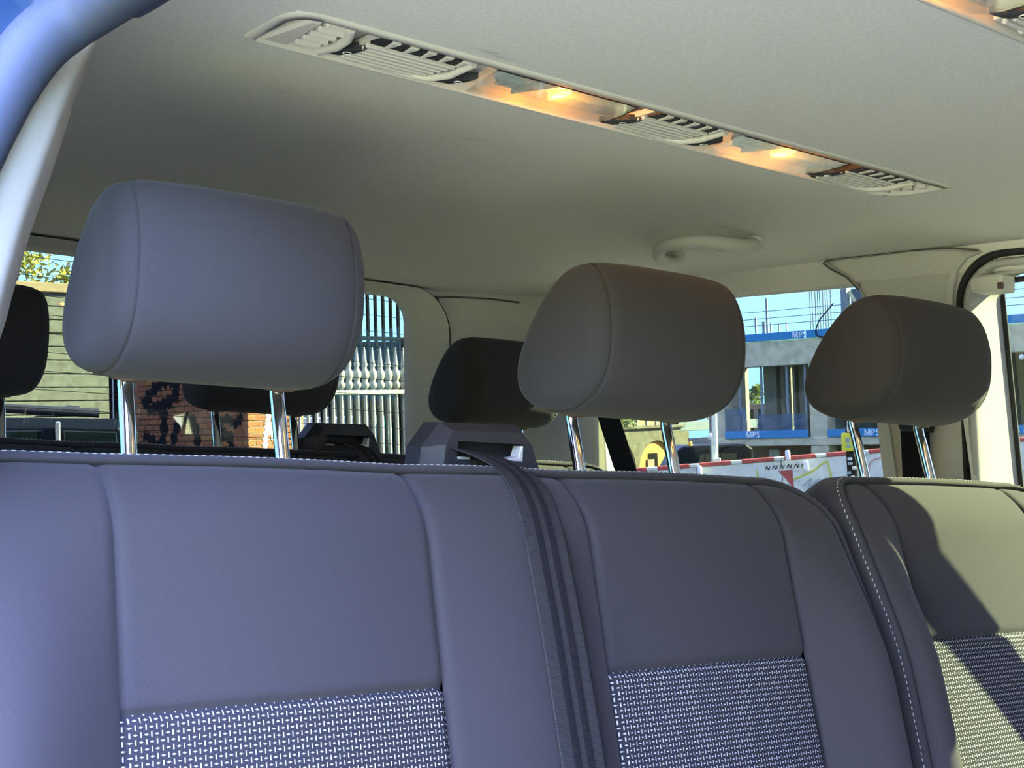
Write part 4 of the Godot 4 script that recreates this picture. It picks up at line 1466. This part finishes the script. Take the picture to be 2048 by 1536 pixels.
	# --- dark van with amber beacon beyond the hoarding
	var dv := car_like("dark_van", "dark van with bluish windows parked beyond the hoarding", "van", on_street(4.3, -1.5, 30), M.car_navy, [Vector2(-0.9, 0.3), Vector2(1.4, 0.3), Vector2(1.4, 2.25), Vector2(1.25, 2.36), Vector2(-0.25, 2.36), Vector2(-0.42, 2.25), Vector2(-0.85, 1.5)], [[Vector2(0.0, 1.7), Vector2(1.0, 1.7), Vector2(1.0, 2.16), Vector2(0.15, 2.16)]], 1.7, [-0.4, 0.95], 0.33)
	mb = MB.new()
	mb.lathe([Vector2(0.0, 0.12), Vector2(0.05, 0.10), Vector2(0.06, 0.0)], Vector3(-0.06, 2.36, -0.3), 12)
	part(dv, "beacon", mb, M.amber)
	var rl := thing("round_lamp", "round white lamp head above the dark van", "lamp", on_street(4.62, 1.08, 29.5))
	mb = MB.new()
	mb.lathe([Vector2(0, -0.085), Vector2(0.06, -0.06), Vector2(0.085, 0.0), Vector2(0.06, 0.06), Vector2(0, 0.085)], Vector3.ZERO, 16)
	part(rl, "globe", mb, M.lamp_white)
	mb = MB.new()
	mb.tube([Vector3(0.03, -2.5, 0), Vector3(0.0, 0.0, 0)], 0.025, 8)
	part(rl, "stem", mb, M.steel)

	# --- board fence with coping, behind the tailgate
	var bf := thing("board_fence", "tall pale board wall with a yellowish coping behind the tailgate", "wall", on_street(-5.0, 0, 14, 0.8))
	bx(bf, "backing", M.mortar, -5.0, 0.58, 0.0, 3.16, -0.10, -0.03, 0.005)
	for i in 21:
		bx(bf, "board", M.fence_board, -5.0, 0.60, 0.005 + i * 0.151, 0.148 + i * 0.151, -0.035, 0.0, 0.008)
	for i in 4:
		bx(bf, "coping_stone", M.fence_cap, -5.0 + i * 1.405, -3.60 + i * 1.405, 3.17, 3.28, -0.14, 0.05, 0.01)
	# tree behind it
	var tr := thing("autumn_tree", "yellow-green tree reaching over the board wall", "tree", on_street(-6.6, 0, 17.2))
	mb = MB.new()
	mb.tube([Vector3(-0.6, 0, 0), Vector3(-0.5, 2.4, 0), Vector3(-0.2, 3.8, 0.1)], [0.16, 0.12, 0.06], 10)
	part(tr, "trunk", mb, M.bark)
	for q in [[Vector3(-0.5, 2.6, 0), Vector3(0.3, 3.5, 0.1), Vector3(0.9, 3.9, 0.1)], [Vector3(0.35, 2.9, 0.3), Vector3(0.62, 3.45, 0.3), Vector3(1.1, 4.1, 0.3)], [Vector3(-0.4, 3.0, 0), Vector3(-0.6, 4.2, 0), Vector3(-0.2, 5.0, 0)]]:
		mb = MB.new()
		mb.tube(q, [0.03, 0.02, 0.01], 6)
		part(tr, "branch", mb, M.bark)
	foliage(tr, [[Vector3(0.0, 3.75, 0), 0.45], [Vector3(-0.5, 4.0, 0.2), 0.6], [Vector3(0.55, 3.65, 0.1), 0.32], [Vector3(-0.1, 4.2, -0.1), 0.4], [Vector3(0.85, 4.2, 0.0), 0.35], [Vector3(-1.1, 3.6, 0), 0.7]], 1500, 0.055, M.leaf_autumn, 8)

	# --- dark car parked behind the van
	var cr := car_like("estate_car", "dark navy estate car parked behind the tailgate", "car", on_street(-3.36, 0, 4.1, 0.33), M.car_navy, [Vector2(-2.4, 0.25), Vector2(2.05, 0.25), Vector2(2.1, 0.9), Vector2(2.02, 1.15), Vector2(2.04, 1.58), Vector2(1.98, 1.635), Vector2(1.2, 1.665), Vector2(0.2, 1.66), Vector2(-0.2, 1.62), Vector2(-1.1, 1.1), Vector2(-2.2, 0.95), Vector2(-2.42, 0.7)], [[Vector2(0.55, 1.22), Vector2(1.72, 1.22), Vector2(1.70, 1.60), Vector2(0.62, 1.615)], [Vector2(-0.75, 1.22), Vector2(0.47, 1.22), Vector2(0.52, 1.612), Vector2(0.1, 1.60), Vector2(-0.15, 1.55)], [Vector2(1.78, 1.22), Vector2(1.98, 1.22), Vector2(1.96, 1.585), Vector2(1.77, 1.597)]], 1.75, [-1.5, 1.35], 0.33)
	mb = MB.new()
	mb.tube([Vector3(-0.1, 1.66, -0.12), Vector3(0.3, 1.70, -0.12), Vector3(1.4, 1.70, -0.12), Vector3(1.9, 1.66, -0.12)], 0.018, 8)
	part(cr, "roof_rail", mb, M.black_plastic)
	bx(cr, "window_strip", M.silver, 1.742, 1.760, 1.22, 1.63, 0.0, 0.014, 0.003)
	mb = MB.new()
	mb.slab([Vector2(1.62, 1.66), Vector2(1.84, 1.66), Vector2(1.83, 1.705), Vector2(1.78, 1.71)], -0.9, -0.86, 0.008, flat_place)
	part(cr, "aerial_fin", mb, M.black_plastic)

	# --- dark gate post
	var po := thing("gate_post", "dark steel gate post between board wall and brick corner", "post", on_street(-4.22, 0, 13.4))
	bx(po, "post", M.iron_dark, -0.09, 0.09, 0, 3.0, -0.09, 0.09, 0.012)
	bx(po, "cap", M.iron_dark, -0.11, 0.11, 3.0, 3.05, -0.11, 0.11, 0.012)
	bx(po, "hinge_plate", M.paint_grey, -0.05, -0.035, 1.3, 2.6, 0.09, 0.097, 0.002)

	# --- brick corner with graffiti
	var bw := thing("brick_corner", "red brick wall corner, one side graffitied, one sunlit", "wall", on_street(-3.2, 0, 15))
	var fa := Transform3D(Basis(Vector3.UP, -0.785), Vector3.ZERO)
	var fb := Transform3D(Basis(Vector3.UP, 0.785), Vector3.ZERO)
	mb = MB.new()
	mb.cbox(fa * Vector3(-1.40, 1.3, -0.20), Vector3(2.80, 2.6, 0.36), 0.005, fa.basis)
	mb.cbox(fb * Vector3(0.42, 1.3, -0.20), Vector3(0.83, 2.6, 0.36), 0.005, fb.basis)
	part(bw, "mortar_core", mb, M.mortar)
	var brick := MB.new()
	brick.cbox(Vector3.ZERO, Vector3(0.213, 0.064, 0.03), 0.004)
	var half := MB.new()
	half.cbox(Vector3.ZERO, Vector3(0.10, 0.064, 0.03), 0.004)
	var bm := brick.mesh()
	var hm := half.mesh()
	var pal := [M.brick_red, M.brick_brown, M.brick_orange, M.brick_red]
	for row in 16:
		var y := 1.19 + row * 0.075
		for f in [[fa, 12, -1.0], [fb, 3, 1.0]]:
			if row % 2:
				var o := part(bw, "brick", hm, pal[rng.randi() % 4])
				o.transform = f[0] * Transform3D(Basis(), Vector3(f[2] * 0.052, y, -0.012))
			for i in f[1]:
				var o := part(bw, "brick", bm, pal[rng.randi() % 4])
				var xx: float = f[2] * (0.1075 + i * 0.224 + (0.112 if row % 2 else 0.0))
				o.transform = f[0] * Transform3D(Basis(), Vector3(xx, y, -0.012 + rng.randf_range(-0.002, 0.002)))
	for s in [[[Vector2(-2.5, 1.95), Vector2(-2.2, 2.15), Vector2(-1.8, 2.25), Vector2(-1.6, 2.1), Vector2(-1.9, 1.95), Vector2(-2.4, 1.88)], 0.11], [[Vector2(-2.0, 2.0), Vector2(-1.95, 1.7), Vector2(-2.05, 1.3)], 0.13], [[Vector2(-1.75, 1.35), Vector2(-1.65, 1.62), Vector2(-1.35, 1.75), Vector2(-1.18, 1.65), Vector2(-1.12, 1.35)], 0.10], [[Vector2(-0.7, 1.62), Vector2(-0.45, 1.72), Vector2(-0.25, 1.66), Vector2(-0.1, 1.75)], 0.08], [[Vector2(-0.75, 1.58), Vector2(-0.4, 1.5), Vector2(-0.35, 1.35)], 0.11], [[Vector2(-2.5, 1.55), Vector2(-2.2, 1.45), Vector2(-2.15, 1.3)], 0.09]]:
		var g := Node3D.new()
		g.name = "graffiti"
		g.transform = fa
		bw.add_child(g, true)
		spray(g, "stroke", M.paint_black, s[0], s[1] * 1.7, 0.006)
	var g2 := Node3D.new()
	g2.name = "graffiti"
	g2.transform = fb
	bw.add_child(g2, true)
	for s in [[Vector2(0.28, 2.05), Vector2(0.30, 1.75), Vector2(0.25, 1.45), Vector2(0.23, 1.2)], [Vector2(0.29, 1.66), Vector2(0.37, 1.48), Vector2(0.50, 1.38), Vector2(0.49, 1.22)]]:
		spray(g2, "stroke", M.paint_white, s, 0.085, 0.006)

	# --- cream railing with finials
	var ra := thing("finial_railing", "cream iron railing with tall pointed finials", "railing", on_street(-1.6, 0, 13, 0.75))
	bx(ra, "top_rail", M.iron_cream, -0.78, 1.3, 1.905, 1.955, -0.03, 0.03, 0.008)
	bx(ra, "bottom_rail", M.iron_cream, -0.78, 1.3, 0.25, 0.30, -0.03, 0.03, 0.008)
	var bar := MB.new()
	bar.tube([Vector3(0, 0, 0), Vector3(0, 2.0, 0)], 0.017, 8)
	var barm := bar.mesh()
	var fin := MB.new()
	fin.lathe([Vector2(0.0, 0.44), Vector2(0.008, 0.43), Vector2(0.020, 0.30), Vector2(0.032, 0.245), Vector2(0.020, 0.225), Vector2(0.024, 0.205), Vector2(0.046, 0.17), Vector2(0.047, 0.13), Vector2(0.030, 0.09), Vector2(0.026, 0.075), Vector2(0.042, 0.055), Vector2(0.044, 0.03), Vector2(0.030, 0.0), Vector2(0.0, 0.0)], Vector3.ZERO, 12)
	var finm := fin.mesh()
	for i in 20:
		var o := part(ra, "bar", barm, M.iron_cream)
		o.position = Vector3(-0.74 + i * 0.102, 0.0, 0)
		var q := part(o, "finial", finm, M.iron_cream)
		q.position = Vector3(0, 1.97, 0)
	# --- taller dark bar fence behind
	var sf := thing("dark_bar_fence", "tall dark bar fence standing behind the cream railing", "fence", on_street(-2.0, 0, 16.2, 0.75))
	var b2 := MB.new()
	b2.cbox(Vector3(0, 2.2, 0), Vector3(0.04, 4.4, 0.04), 0.006)
	var b2m := b2.mesh()
	for i in 18:
		part(sf, "bar", b2m, M.iron_dark).position = Vector3(-0.7 + i * 0.125, 0, 0)
	for h in [0.4, 2.70, 4.2]:
		bx(sf, "rail", M.iron_dark, -0.8, 1.6, h, h + 0.05, -0.03, 0.03, 0.006)
	var fw := thing("slate_building", "low slate-grey building far behind the fences", "building", on_street(-3.0, 0, 27, 0.3))
	bx(fw, "wall", M.slate_wall, -3.5, 4.0, 0, 3.25, -3, 0, 0.03)
	bx(fw, "roof_edge", M.iron_dark, -3.6, 4.1, 3.25, 3.40, -3.1, 0.12, 0.03)
	for i in 5:
		bx(fw, "window", M.car_glass, -2.2 + i * 1.1, -1.5 + i * 1.1, 2.2, 2.95, -0.02, 0.02, 0.01)
	var wv := car_like("white_van", "small white and teal van seen through the railing bars", "van", on_street(-3.1, 0, 20.5), M.car_teal, [Vector2(-0.9, 0.3), Vector2(1.0, 0.3), Vector2(1.0, 1.45), Vector2(0.8, 1.75), Vector2(-0.9, 1.75)], [[Vector2(0.2, 1.1), Vector2(0.85, 1.1), Vector2(0.72, 1.45), Vector2(0.2, 1.45)]], 1.6, [-0.5, 0.55], 0.3)
	bx(wv, "roof_panel", M.car_white, -0.9, 0.75, 1.48, 1.74, -0.5, 0.01, 0.01)

# ---------------------------------------------------------------- all
func _ready() -> void:
	rng.seed = 7
	var cam := Camera3D.new()
	cam.name = "camera"
	cam.transform = Transform3D(Basis(Vector3(0.8041, 0.0500, 0.5924), Vector3(-0.0690, 0.9975, 0.0095), Vector3(-0.5905, -0.0485, 0.8055)).orthonormalized(), Vector3(-0.901, 1.577, 1.031))
	cam.fov = 34.155
	cam.near = 0.02
	cam.far = 400.0
	add_child(cam)
	cam.current = true

	var we := WorldEnvironment.new()
	we.name = "environment"
	var env := Environment.new()
	env.background_mode = Environment.BG_SKY
	var sky := Sky.new()
	var ps := ProceduralSkyMaterial.new()
	ps.sky_top_color = Color(0.47, 0.51, 0.72)
	ps.sky_horizon_color = Color(0.37, 0.63, 0.71)
	ps.sky_curve = 0.12
	ps.ground_bottom_color = Color(0.30, 0.31, 0.33)
	ps.ground_horizon_color = Color(0.50, 0.55, 0.57)
	ps.sky_energy_multiplier = 4.0
	sky.sky_material = ps
	env.sky = sky
	env.tonemap_mode = Environment.TONE_MAPPER_LINEAR
	env.tonemap_exposure = 3.7
	env.sdfgi_enabled = true
	env.ssao_enabled = true
	env.ssil_enabled = true
	we.environment = env
	add_child(we)

	var sun := DirectionalLight3D.new()
	sun.name = "sun"
	sun.light_color = Color(0.95, 1.0, 0.74)
	sun.light_energy = 54.0
	sun.light_angular_distance = 0.6
	sun.shadow_enabled = true
	sun.sky_mode = DirectionalLight3D.SKY_MODE_LIGHT_ONLY
	add_child(sun)
	sun.look_at_from_position(Vector3(0.73, 0.52, 0.33), Vector3.ZERO)

	street = Transform3D(Basis(Vector3(0.801, 0.081, 0.593), Vector3(-0.076, 0.997, -0.033), Vector3(-0.593, -0.019, 0.805)).orthonormalized(), Vector3(-0.781, 0.005, 1.082))
	make_materials()
	build_van()
	build_van_things()
	build_street()
